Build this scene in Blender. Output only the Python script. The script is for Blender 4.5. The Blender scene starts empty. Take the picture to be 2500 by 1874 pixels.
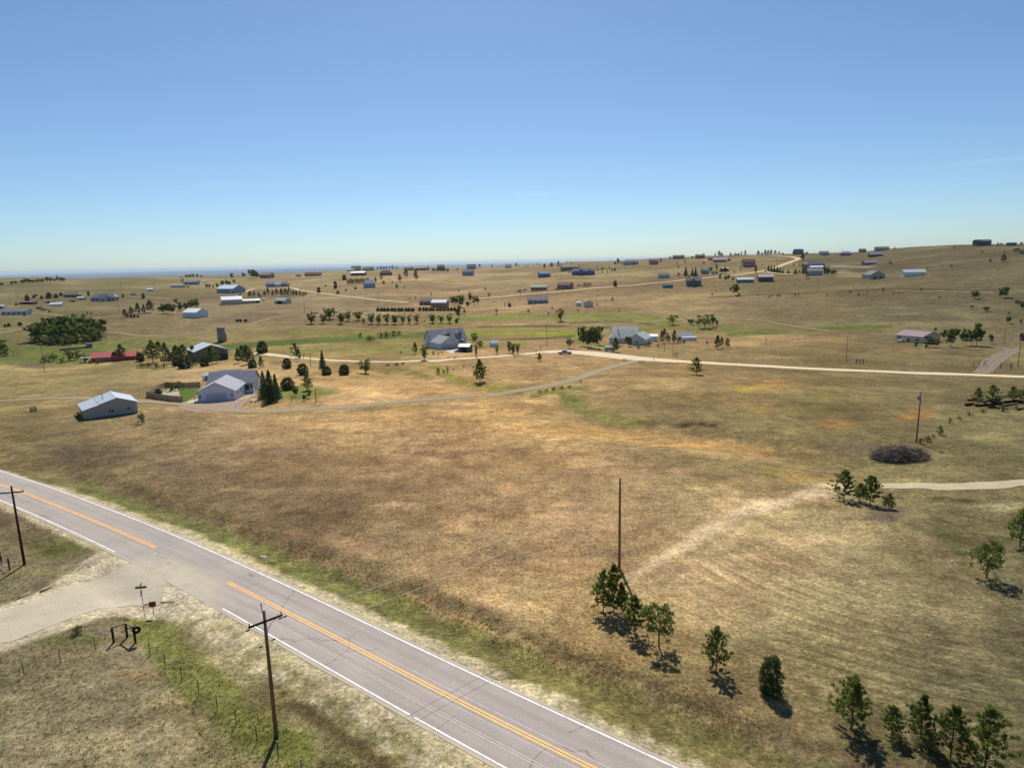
import bpy, math, random
import numpy as np
from mathutils import Vector, Matrix, Euler
random.seed(7); RNG = np.random.RandomState(11)
C = bpy.context.scene.collection
# ---------------------------------------------------------------- camera
HC = 35.0; FPX = 1600.0; PITCH = math.atan((937-638)/FPX); ROLL = math.radians(1.3)
Fv = Vector((0, math.cos(PITCH), -math.sin(PITCH))); U0 = Vector((0, math.sin(PITCH), math.cos(PITCH))); R0 = Vector((1, 0, 0))
Rv = R0*math.cos(ROLL)-U0*math.sin(ROLL); Uv = U0*math.cos(ROLL)+R0*math.sin(ROLL)
cd = bpy.data.cameras.new('camera'); cam = bpy.data.objects.new('camera', cd); C.objects.link(cam)
cam.matrix_world = Matrix(((Rv.x, Uv.x, -Fv.x, 0), (Rv.y, Uv.y, -Fv.y, 0), (Rv.z, Uv.z, -Fv.z, HC), (0, 0, 0, 1)))
cd.sensor_width = 36; cd.lens = 36*FPX/2500; cd.clip_start = 0.5; cd.clip_end = 200000
bpy.context.scene.camera = cam
# ---------------------------------------------------------------- sky, sun, exposure
SUN_EL = math.radians(50); SUN_AZ = math.radians(-3)     # azimuth from +Y towards +X
w = bpy.data.worlds.new('World'); bpy.context.scene.world = w; w.use_nodes = True
nt = w.node_tree; nt.nodes.clear()
sky = nt.nodes.new('ShaderNodeTexSky'); sky.sky_type = 'NISHITA'; sky.sun_disc = False
sky.sun_elevation = SUN_EL; sky.sun_rotation = SUN_AZ
sky.altitude = 2000; sky.air_density = 1.0; sky.dust_density = 2.2; sky.ozone_density = 3.0
bg = nt.nodes.new('ShaderNodeBackground'); bg.inputs[1].default_value = 0.082
wo = nt.nodes.new('ShaderNodeOutputWorld')
def wn(t, **k):
    o = nt.nodes.new(t)
    for q, v_ in k.items(): setattr(o, q, v_)
    return o
tint = wn('ShaderNodeMix', data_type='RGBA', blend_type='MULTIPLY'); tint.inputs[0].default_value = 1; tint.inputs[7].default_value = (.76, .905, .98, 1)
nt.links.new(sky.outputs[0], tint.inputs[6])
# a few thin cirrus streaks low over the horizon
gc = wn('ShaderNodeTexCoord'); mpp_ = wn('ShaderNodeMapping'); mpp_.inputs['Scale'].default_value = (2.2, 2.2, 46); nt.links.new(gc.outputs['Generated'], mpp_.inputs[0])
cn = wn('ShaderNodeTexNoise'); cn.inputs['Scale'].default_value = 1.6; cn.inputs['Detail'].default_value = 7; cn.inputs['Roughness'].default_value = .6; nt.links.new(mpp_.outputs[0], cn.inputs['Vector'])
cr_ = wn('ShaderNodeValToRGB'); cr_.color_ramp.elements[0].position = .56; cr_.color_ramp.elements[1].position = .78; nt.links.new(cn.outputs['Fac'], cr_.inputs[0])
sx = wn('ShaderNodeSeparateXYZ'); nt.links.new(gc.outputs['Generated'], sx.inputs[0])
bd = wn('ShaderNodeValToRGB'); el = bd.color_ramp.elements; el[0].position = .05; el[0].color = (0, 0, 0, 1); el[1].position = .10; el[1].color = (1, 1, 1, 1); q_ = el.new(.135); q_.color = (0, 0, 0, 1); nt.links.new(sx.outputs[2], bd.inputs[0])
cm = wn('ShaderNodeMath', operation='MULTIPLY'); nt.links.new(cr_.outputs[0], cm.inputs[0]); nt.links.new(bd.outputs[0], cm.inputs[1])
cm2 = wn('ShaderNodeMath', operation='MULTIPLY'); cm2.inputs[1].default_value = .07; nt.links.new(cm.outputs[0], cm2.inputs[0])
cl = wn('ShaderNodeMix', data_type='RGBA'); cl.inputs[7].default_value = (15, 15.5, 16, 1); nt.links.new(cm2.outputs[0], cl.inputs[0]); nt.links.new(tint.outputs[2], cl.inputs[6])
nt.links.new(cl.outputs[2], bg.inputs[0]); nt.links.new(bg.outputs[0], wo.inputs[0])
sl = bpy.data.lights.new('sun', 'SUN'); sl.energy = 4.3; sl.angle = math.radians(0.5); sl.color = (1.0, 0.93, 0.82)
sun = bpy.data.objects.new('sun', sl); C.objects.link(sun)
sd = Vector((math.sin(SUN_AZ)*math.cos(SUN_EL), math.cos(SUN_AZ)*math.cos(SUN_EL), math.sin(SUN_EL)))
sun.rotation_euler = sd.to_track_quat('Z', 'Y').to_euler()
vs = bpy.context.scene.view_settings; vs.view_transform = 'Standard'; vs.look = 'None'; vs.exposure = 0.36; vs.gamma = 1; vs.use_curve_mapping = False
cy = bpy.context.scene.cycles; cy.max_bounces = 5; cy.diffuse_bounces = 2; cy.glossy_bounces = 2; cy.transmission_bounces = 3; cy.volume_bounces = 0; cy.transparent_max_bounces = 6
cy.use_denoising = True

# ---------------------------------------------------------------- noise and terrain
def _hash(ix, iy, s):
    h = (ix.astype(np.int64)*374761393+iy.astype(np.int64)*668265263+s*974711) & 0x7fffffff
    h = ((h ^ (h >> 13))*1274126177) & 0x7fffffff
    return ((h ^ (h >> 16)) & 0xffff)/65535.0
def vn(x, y, s=0):
    x = np.asarray(x, float); y = np.asarray(y, float)
    ix = np.floor(x); iy = np.floor(y); fx = x-ix; fy = y-iy
    fx = fx*fx*(3-2*fx); fy = fy*fy*(3-2*fy)
    a = _hash(ix, iy, s); b = _hash(ix+1, iy, s); c = _hash(ix, iy+1, s); d = _hash(ix+1, iy+1, s)
    return (a*(1-fx)+b*fx)*(1-fy)+(c*(1-fx)+d*fx)*fy
def fbm(x, y, s=0, o=4):
    t = 0; a = 1; n = 0
    for i in range(o):
        t = t+a*vn(x*2**i+17.3*i, y*2**i-9.1*i, s+i); n += a; a *= 0.5
    return t/n
def sm(t): t = np.clip(t, 0, 1); return t*t*(3-2*t)
def ray(px, py):
    return Fv+Rv*((px-1250)/FPX)-Uv*((py-937)/FPX)
SKYL = [(-600, 690), (-200, 683), (0, 679), (100, 677), (190, 682.6), (300, 678), (420, 676), (560, 675), (700, 668), (820, 662.5), (960, 658), (1100, 655), (1220, 652), (1330, 646), (1400, 639.5),
        (1480, 639), (1560, 634), (1620, 630.5), (1740, 625), (1850, 622), (2000, 619), (2100, 616), (2180, 607), (2230, 604), (2330, 599), (2420, 597.5), (2500, 597), (2700, 592), (3100, 590)]
_az = []; _zs = []; _rs = []
for px_, py_ in SKYL:
    d = ray(px_, py_); a = math.atan2(d.x, d.y)
    rs = float(np.interp(px_, [0, 1250, 1500, 2100, 2500], [1420, 1400, 1250, 1200, 1050]))
    _az.append(a); _rs.append(rs); _zs.append(HC+rs*d.z/math.hypot(d.x, d.y))
_az = [-3.2]+[_az[0]-0.4]+_az+[_az[-1]+0.4]+[3.2]; _zs = [15, _zs[0]]+_zs+[_zs[-1], 15]; _rs = [1300, _rs[0]]+_rs+[_rs[-1], 1300]
ZR = [0, 120, 175, 220, 275, 330, 385, 440, 500, 570, 655, 765, 930, 1200, 1420, 2500]
ZZ = [0, 0, -.7, -2.9, -5.7, -7.8, -8.8, -8.2, -4.0, -1.1, 2.4, 7.0, 13.0, 19.5, 23.0, 23.0]
_rr = np.arange(0, 2600, 5.0); _zz = np.interp(_rr, ZR, ZZ)
_k = np.exp(-0.5*(np.arange(-12, 13)/5.0)**2); _k /= _k.sum(); _zz = np.convolve(np.pad(_zz, 12, 'edge'), _k, 'valid')
def hbase(x, y):
    x = np.asarray(x, float); y = np.asarray(y, float)
    r = np.hypot(x, y)+1e-6; a = np.arctan2(x, y)
    zs = np.interp(a, _az, _zs); rs = np.interp(a, _az, _rs)
    zb = np.interp(r, _rr, _zz); zbs = np.interp(rs, _rr, _zz)
    z = zb+(zs-zbs)*sm((r-470)/(rs-470))
    win = sm((r-90)/250)*(1-sm((r-rs*0.72)/(rs*0.25)))
    z = z+win*((fbm(x/150, y/150, 3, 3)-.5)*5.0+(fbm(x/45, y/45, 9, 2)-.5)*1.0)
    z = z+(fbm(x/25, y/25, 5, 3)-.5)*0.5*sm((r-60)/80)
    over = np.maximum(r-rs, 0)
    zf = z-0.045*over*sm(over/300)
    return np.where(r > rs, np.maximum(zf, -120+(fbm(x/4000, y/4000, 2, 3)-.5)*60), z)
def march(hf, px, py):
    d = ray(px, py); hd = math.hypot(d.x, d.y); dx, dy, s = d.x/hd, d.y/hd, d.z/hd
    r = np.concatenate([np.arange(10, 300, .5), np.arange(300, 1700, 2.0)])
    g = HC+s*r-hf(dx*r, dy*r); i = np.argmax(g < 0)
    if g[i] >= 0: i = np.argmin(g[:-1])+1; return dx*r[i], dy*r[i]
    t = g[i-1]/(g[i-1]-g[i]); rr = r[i-1]+t*(r[i]-r[i-1]); return dx*rr, dy*rr
# relief features: polylines (photo pixels laid on the base terrain) with depth and width in metres
def polyd(x, y, P):
    best = np.full(np.shape(x), 1e9)
    for (ax, ay), (bx, by) in zip(P[:-1], P[1:]):
        ex, ey = bx-ax, by-ay; L = ex*ex+ey*ey+1e-9
        t = np.clip(((x-ax)*ex+(y-ay)*ey)/L, 0, 1)
        best = np.minimum(best, np.hypot(x-ax-t*ex, y-ay-t*ey))
    return best
def smooth_poly(P, step):
    P = [np.array(p, float) for p in P]; out = []
    Q = [2*P[0]-P[1]]+P+[2*P[-1]-P[-2]]
    for i in range(1, len(Q)-2):
        n = max(2, int(np.linalg.norm(Q[i+1]-Q[i])/step))
        for k in range(n):
            t = k/n
            out.append(0.5*((2*Q[i])+(-Q[i-1]+Q[i+1])*t+(2*Q[i-1]-5*Q[i]+4*Q[i+1]-Q[i+2])*t*t+(-Q[i-1]+3*Q[i]-3*Q[i+1]+Q[i+2])*t**3))
    out.append(P[-1]); return np.array(out)
YEL = [(-160, 1128), (-70, 1156), (9, 1187), (130, 1230), (260, 1284.5), (378, 1335), (480, 1383), (592, 1440), (687, 1487), (906, 1602), (1100, 1704), (1336, 1822), (1451, 1877)]
RC = [march(hbase, *p) for p in YEL]
_d = np.array(RC[-1])-np.array(RC[-4]); _d /= np.linalg.norm(_d)
RC = RC+[tuple(np.array(RC[-1])+_d*k) for k in (15, 35, 70, 140)]
_d = np.array(RC[0])-np.array(RC[2]); _d /= np.linalg.norm(_d)
RC = [tuple(np.array(RC[0])+_d*k) for k in (160, 60, 20)]+RC
ROADC = smooth_poly(RC, 3.0)
# smooth the centreline so that pixel reading noise does not show as wiggles
for _ in range(14):
    ROADC[1:-1] = 0.25*ROADC[:-2]+0.5*ROADC[1:-1]+0.25*ROADC[2:]
TROUGH = [([(960, 905), (1080, 930), (1180, 948), (1260, 962), (1350, 975), (1400, 1000), (1500, 1035), (1600, 1060), (1720, 1065), (1850, 1085), (2000, 1120), (2120, 1150)], 1.3, 7.0),
          ([(1660, 1036), (1700, 1030), (1745, 1036), (1765, 1045)], 1.0, 1.6),
          ([(2151, 1215), (2250, 1225), (2330, 1240), (2400, 1300)], 1.0, 6.0),
          ([(900, 908), (1010, 895), (1060, 880)], 0.8, 6.0)]
TROUGH = [([march(hbase, *p) for p in P], dp, wd) for P, dp, wd in TROUGH]
_RCs = [tuple(p) for p in ROADC[::3]]
def hgt(x, y):
    x = np.asarray(x, float); y = np.asarray(y, float)
    z = hbase(x, y); r = np.hypot(x, y)
    m = (r < 330)
    if np.any(m):
        xm, ym = x[m] if x.ndim else x, y[m] if y.ndim else y
        d = polyd(xm, ym, _RCs)
        dz = -0.55*np.exp(-((d-8.2)/2.0)**2)+0.0
        for P, dp, wd in TROUGH:
            q = polyd(xm, ym, P); dz = dz-dp*np.exp(-(q/wd)**2)
        if x.ndim: z[m] += dz
        else: z = z+dz
    return z
# ---------------------------------------------------------------- the ground grid (polar, fine where the photo looks)
azs = np.concatenate([np.linspace(-math.pi, -0.92, 26)[:-1], np.linspace(-0.92, 0.92, 600), np.linspace(0.92, math.pi, 26)[1:-1]])
NA = len(azs)
rads = np.concatenate([[3, 8, 14], np.exp(np.linspace(math.log(20), math.log(1500), 700)), np.exp(np.linspace(math.log(1530), math.log(70000), 60))])
NR = len(rads)
AA, RR = np.meshgrid(azs, rads); GX = RR*np.sin(AA); GY = RR*np.cos(AA); GZ = hgt(GX.ravel(), GY.ravel()).reshape(GX.shape)
def gz(x, y):
    """height of the ground mesh itself under (x, y)"""
    x = np.asarray(x, float); y = np.asarray(y, float)
    r = np.clip(np.hypot(x, y), rads[0], rads[-1]*.999); a = np.arctan2(x, y)
    i = np.clip(np.searchsorted(rads, r)-1, 0, NR-2); j = np.clip(np.searchsorted(azs, a)-1, 0, NA-2)
    x0, y0, z0 = GX[i, j], GY[i, j], GZ[i, j]; x1, y1, z1 = GX[i, j+1], GY[i, j+1], GZ[i, j+1]
    x2, y2, z2 = GX[i+1, j+1], GY[i+1, j+1], GZ[i+1, j+1]; x3, y3, z3 = GX[i+1, j], GY[i+1, j], GZ[i+1, j]
    def tri(ax, ay, az_, bx, by, bz, cx, cy_, cz):
        dt = (by-cy_)*(ax-cx)+(cx-bx)*(ay-cy_); u = ((by-cy_)*(x-cx)+(cx-bx)*(y-cy_))/dt; v = ((cy_-ay)*(x-cx)+(ax-cx)*(y-cy_))/dt
        return u*az_+v*bz+(1-u-v)*cz, np.minimum(np.minimum(u, v), 1-u-v)
    za, ma = tri(x0, y0, z0, x1, y1, z1, x2, y2, z2); zb, mb = tri(x0, y0, z0, x2, y2, z2, x3, y3, z3)
    return np.where(ma >= mb, za, zb)
_ray_r = np.concatenate([np.arange(12, 300, .4), np.arange(300, 1700, 1.5)])
def G(px, py):
    """the point of the ground seen at photo pixel (px, py)"""
    d = ray(px, py); hd = math.hypot(d.x, d.y); dx, dy, s = d.x/hd, d.y/hd, d.z/hd
    r = _ray_r; g = HC+s*r-gz(dx*r, dy*r); i = int(np.argmax(g < 0))
    if g[i] >= 0: i = int(np.argmin(g[200:]))+200; rr = r[i]
    else: t = g[i-1]/(g[i-1]-g[i]); rr = r[i-1]+t*(r[i]-r[i-1])
    x, y = dx*rr, dy*rr
    return Vector((x, y, float(gz(x, y))))
def depth(P): return (Vector(P)-Vector((0, 0, HC))).dot(Fv)
def mpp(P): return depth(P)/FPX          # metres per photo pixel at P
def top_h(P, px, py):
    d = ray(px, py); return HC+d.z*math.hypot(P[0], P[1])/math.hypot(d.x, d.y)-P[2]
def proj(X, Y, Z):
    zx = X*Fv.x+Y*Fv.y+(Z-HC)*Fv.z; zx = np.where(zx < 1, 1e9, zx)
    u = (X*Rv.x+Y*Rv.y+(Z-HC)*Rv.z)/zx; v = (X*Uv.x+Y*Uv.y+(Z-HC)*Uv.z)/zx
    return 1250+u*FPX, 937-v*FPX

# ---------------------------------------------------------------- object helpers
def tag(o, label=None, cat=None, group=None, kind=None):
    if label: o['label'] = label
    if cat: o['category'] = cat
    if group: o['group'] = group
    if kind: o['kind'] = kind
    return o
def mesh(name, v, f, mats=None, smooth=False, fm=None):
    me = bpy.data.meshes.new(name); me.from_pydata([tuple(p) for p in v], [], f)
    for m in (mats if isinstance(mats, (list, tuple)) else [mats] if mats else []): me.materials.append(m)
    if fm: me.polygons.foreach_set('material_index', fm)
    if smooth: me.polygons.foreach_set('use_smooth', [True]*len(me.polygons))
    me.update(); return me
def link(name, me, parent=None, loc=None, rz=None):
    o = bpy.data.objects.new(name, me); C.objects.link(o)
    if parent: o.parent = parent
    if loc is not None: o.location = loc
    if rz is not None: o.rotation_euler = (0, 0, rz)
    return o
def empty(name, loc, rz=0, label=None, cat=None, group=None):
    return tag(link(name, None, None, loc, rz), label, cat, group)
class MB:
    def __init__(s): s.v = []; s.f = []; s.m = []
    def add(s, vs, fs, m=0):
        b = len(s.v); s.v += [tuple(p) for p in vs]; s.f += [tuple(i+b for i in q) for q in fs]; s.m += [m]*len(fs)
    def box(s, x0, y0, z0, x1, y1, z1, m=0):
        s.add([(x0, y0, z0), (x1, y0, z0), (x1, y1, z0), (x0, y1, z0), (x0, y0, z1), (x1, y0, z1), (x1, y1, z1), (x0, y1, z1)],
              [(0, 3, 2, 1), (4, 5, 6, 7), (0, 1, 5, 4), (1, 2, 6, 5), (2, 3, 7, 6), (3, 0, 4, 7)], m)
    def tube(s, a, b, r0, r1=None, n=6, m=0):
        a = Vector(a); b = Vector(b); r1 = r0 if r1 is None else r1
        d = (b-a).normalized(); u = d.cross(Vector((0, 0, 1)))
        if u.length < 1e-3: u = Vector((1, 0, 0))
        u.normalize(); w_ = d.cross(u)
        vs = [a+(u*math.cos(2*math.pi*k/n)+w_*math.sin(2*math.pi*k/n))*r0 for k in range(n)]+[b+(u*math.cos(2*math.pi*k/n)+w_*math.sin(2*math.pi*k/n))*r1 for k in range(n)]
        s.add(vs, [(k, k+n, (k+1) % n+n, (k+1) % n) for k in range(n)]+[tuple(range(n)), tuple(range(2*n-1, n-1, -1))], m)
    def prism(s, prof, y0, y1, m=0):
        """profile of (x, z) points extruded along y"""
        n = len(prof)
        s.add([(x, y0, z) for x, z in prof]+[(x, y1, z) for x, z in prof], [tuple(range(n)), tuple(range(2*n-1, n-1, -1))]+[(k, k+n, (k+1) % n+n, (k+1) % n) for k in range(n)], m)
    def mesh(s, name, mats, smooth=False):
        return mesh(name, s.v, s.f, mats, smooth, s.m if isinstance(mats, (list, tuple)) and len(mats) > 1 else None)
    def obj(s, name, mats, parent=None, smooth=False, loc=None, rz=None):
        return link(name, s.mesh(name, mats, smooth), parent, loc, rz)

# ---------------------------------------------------------------- materials
def s2l(c):
    c = np.asarray(c, float)/255.0
    return np.where(c <= 0.04045, c/12.92, ((c+0.055)/1.055)**2.4)
KA = 0.84                                 # photo tone -> albedo
def alb(c, k=1.0): return tuple(float(v) for v in s2l(c)*KA*k)
MATS = {}
def nodes(name):
    m = bpy.data.materials.new(name); m.use_nodes = True; n = m.node_tree; n.nodes.clear()
    return m, n, n.nodes, n.links
def N(n, t, **k):
    o = n.nodes.new(t)
    for a, b in k.items():
        if a in o.inputs.keys(): o.inputs[a].default_value = b
        else: setattr(o, a, b)
    return o
def mth(n, op, a, b=None, c=None):
    o = n.nodes.new('ShaderNodeMath'); o.operation = op
    for i, q in enumerate((a, b, c)):
        if q is None: continue
        if hasattr(q, 'links'): n.links.new(q, o.inputs[i])
        else: o.inputs[i].default_value = q
    return o.outputs[0]
def noise(n, vec, scale, detail=3, rough=0.55, dist=0.0):
    o = n.nodes.new('ShaderNodeTexNoise'); o.inputs['Scale'].default_value = scale; o.inputs['Detail'].default_value = detail
    o.inputs['Roughness'].default_value = rough; o.inputs['Distortion'].default_value = dist
    n.links.new(vec, o.inputs['Vector']); return o.outputs['Fac']
def ramp(n, fac, stops):
    o = n.nodes.new('ShaderNodeValToRGB'); e = o.color_ramp.elements
    while len(e) < len(stops): e.new(0.5)
    for q, (p, c) in zip(e, stops): q.position = p; q.color = (*c, 1) if len(c) == 3 else (c[0],)*3+(1,)
    n.links.new(fac, o.inputs[0]); return o.outputs[0]
def mulc(n, a, b, mode='MULTIPLY', fac=1.0):
    o = n.nodes.new('ShaderNodeMix'); o.data_type = 'RGBA'; o.blend_type = mode
    if hasattr(fac, 'links'): n.links.new(fac, o.inputs[0])
    else: o.inputs[0].default_value = fac
    for i, q in ((6, a), (7, b)):
        if hasattr(q, 'links'): n.links.new(q, o.inputs[i])
        else: o.inputs[i].default_value = (*q, 1)
    return o.outputs[2]
def out(n, col, rough=0.9, spec=0.2, bump=None, bd=0.05, bs=0.5, metal=0.0):
    p = n.nodes.new('ShaderNodeBsdfPrincipled'); o = n.nodes.new('ShaderNodeOutputMaterial')
    if hasattr(col, 'links'): n.links.new(col, p.inputs['Base Color'])
    else: p.inputs['Base Color'].default_value = (*col, 1)
    if hasattr(rough, 'links'): n.links.new(rough, p.inputs['Roughness'])
    else: p.inputs['Roughness'].default_value = rough
    p.inputs['Specular IOR Level'].default_value = spec; p.inputs['Metallic'].default_value = metal
    if bump is not None:
        b = n.nodes.new('ShaderNodeBump'); b.inputs['Strength'].default_value = bs; b.inputs['Distance'].default_value = bd
        n.links.new(bump, b.inputs['Height']); n.links.new(b.outputs[0], p.inputs['Normal'])
    n.links.new(p.outputs[0], o.inputs[0]); return p
def plain(name, c, rough=0.7, spec=0.3, var=0.18, scale=1.2, metal=0.0, k=1.0, lines=None):
    """painted / weathered surface: base colour with blotches, streaks and fine grain; lines=(axis, period) adds siding or seams"""
    key = (name, tuple(c))
    if key in MATS: return MATS[key]
    m, n, ns, ln = nodes(name); tc = N(n, 'ShaderNodeTexCoord').outputs['Object']
    a = noise(n, tc, scale, 5); b = noise(n, tc, scale*9, 3)
    f = mth(n, 'ADD', mth(n, 'MULTIPLY', a, 0.7), mth(n, 'MULTIPLY', b, 0.3))
    col = mulc(n, alb(c, k), ramp(n, f, [(0.3, (1-var,)), (0.7, (1+var*0.6,))]))
    h = f
    if lines:
        sp = N(n, 'ShaderNodeSeparateXYZ'); ln.new(tc, sp.inputs[0])
        q = mth(n, 'FRACT', mth(n, 'DIVIDE', sp.outputs['XYZ'.index(lines[0])], lines[1]))
        e = mth(n, 'LESS_THAN', q, 0.12)
        col = mulc(n, col, (0.62, 0.62, 0.62), fac=mth(n, 'MULTIPLY', e, 0.7))
        h = mth(n, 'SUBTRACT', mth(n, 'MULTIPLY', f, .3), e)
    out(n, col, rough, spec, h, 0.02, 0.4, metal); MATS[key] = m; return m
# ================================================================ ground colours (what grows where; seeds also hold lens-vignette darkening towards the edges)
SEEDS = [(100,940,125,112,74),(100,1060,112,100,66),(300,1080,130,116,82),(250,1150,112,98,72),(500,1060,150,128,92),(500,1150,128,108,82),(450,1250,112,99,74),(700,1060,160,134,94),
 (800,950,178,148,100),(700,900,170,145,98),(900,1050,172,142,96),(1000,1120,150,124,90),(700,1250,128,108,80),(850,1350,134,114,86),(1100,1250,162,136,100),(1100,1350,150,128,94),(1300,1080,185,152,96),
 (1400,1150,165,138,100),(1300,1300,162,134,98),(1350,1450,170,142,104),(1250,1500,158,134,96),(1500,1250,158,132,96),(1650,1200,165,140,100),(1800,1150,150,128,84),(1700,1300,178,152,112),
 (1900,1400,165,142,102),(2050,1500,142,124,88),(2250,1500,120,106,77),(1650,1500,168,144,104),(1800,1750,138,120,86),(2000,1650,130,114,80),(2300,1650,104,94,68),(2450,1500,96,88,62),(1650,1800,122,108,74),
 (2200,1850,98,89,62),(2350,1300,114,103,71),(2400,1100,108,99,66),(2300,1020,118,105,71),(2000,1000,128,112,72),(1800,960,146,122,78),(1600,930,150,128,84),(1500,1000,150,130,88),(1700,1060,130,114,78),
 (1300,900,165,136,94),(2300,930,114,101,69),(2100,870,124,106,70),(1800,860,148,122,82),(2450,870,108,96,65),(2400,750,98,90,62),(2200,780,106,97,68),(1900,750,120,106,72),(1700,740,140,118,80),
 (2000,700,118,104,70),(2300,680,102,90,64),(2300,630,98,86,60),(1700,660,140,122,84),(1500,740,150,124,86),(1200,760,160,132,92),(1000,700,158,134,94),(800,740,146,124,90),(600,760,132,114,84),
 (400,800,125,108,76),(200,740,118,106,72),(50,800,110,100,66),(600,680,140,122,84),(300,700,124,112,74),(60,720,108,100,68),(1100,900,165,138,92),(900,860,150,130,80),(700,850,140,126,76),
 (250,1750,116,108,83),(100,1700,108,101,77),(400,1650,124,114,86),(600,1850,106,102,70),(2500,1180,112,104,72),(1450,1700,140,126,84),(1300,1600,150,132,90)]
def mute(c):
    g = sum(c)/3; k = .06 if c[1] > c[0] else .02
    return tuple(v+(g*1.06-v)*k for v in c)
def Lr(pts, wd, c, s=1.0): return ('L', pts, wd, mute(c), s*.92)
def Bl(x, y, rx, ry, c, s=1.0): return ('B', (x, y), (rx, ry), mute(c), s*.92)
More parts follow.
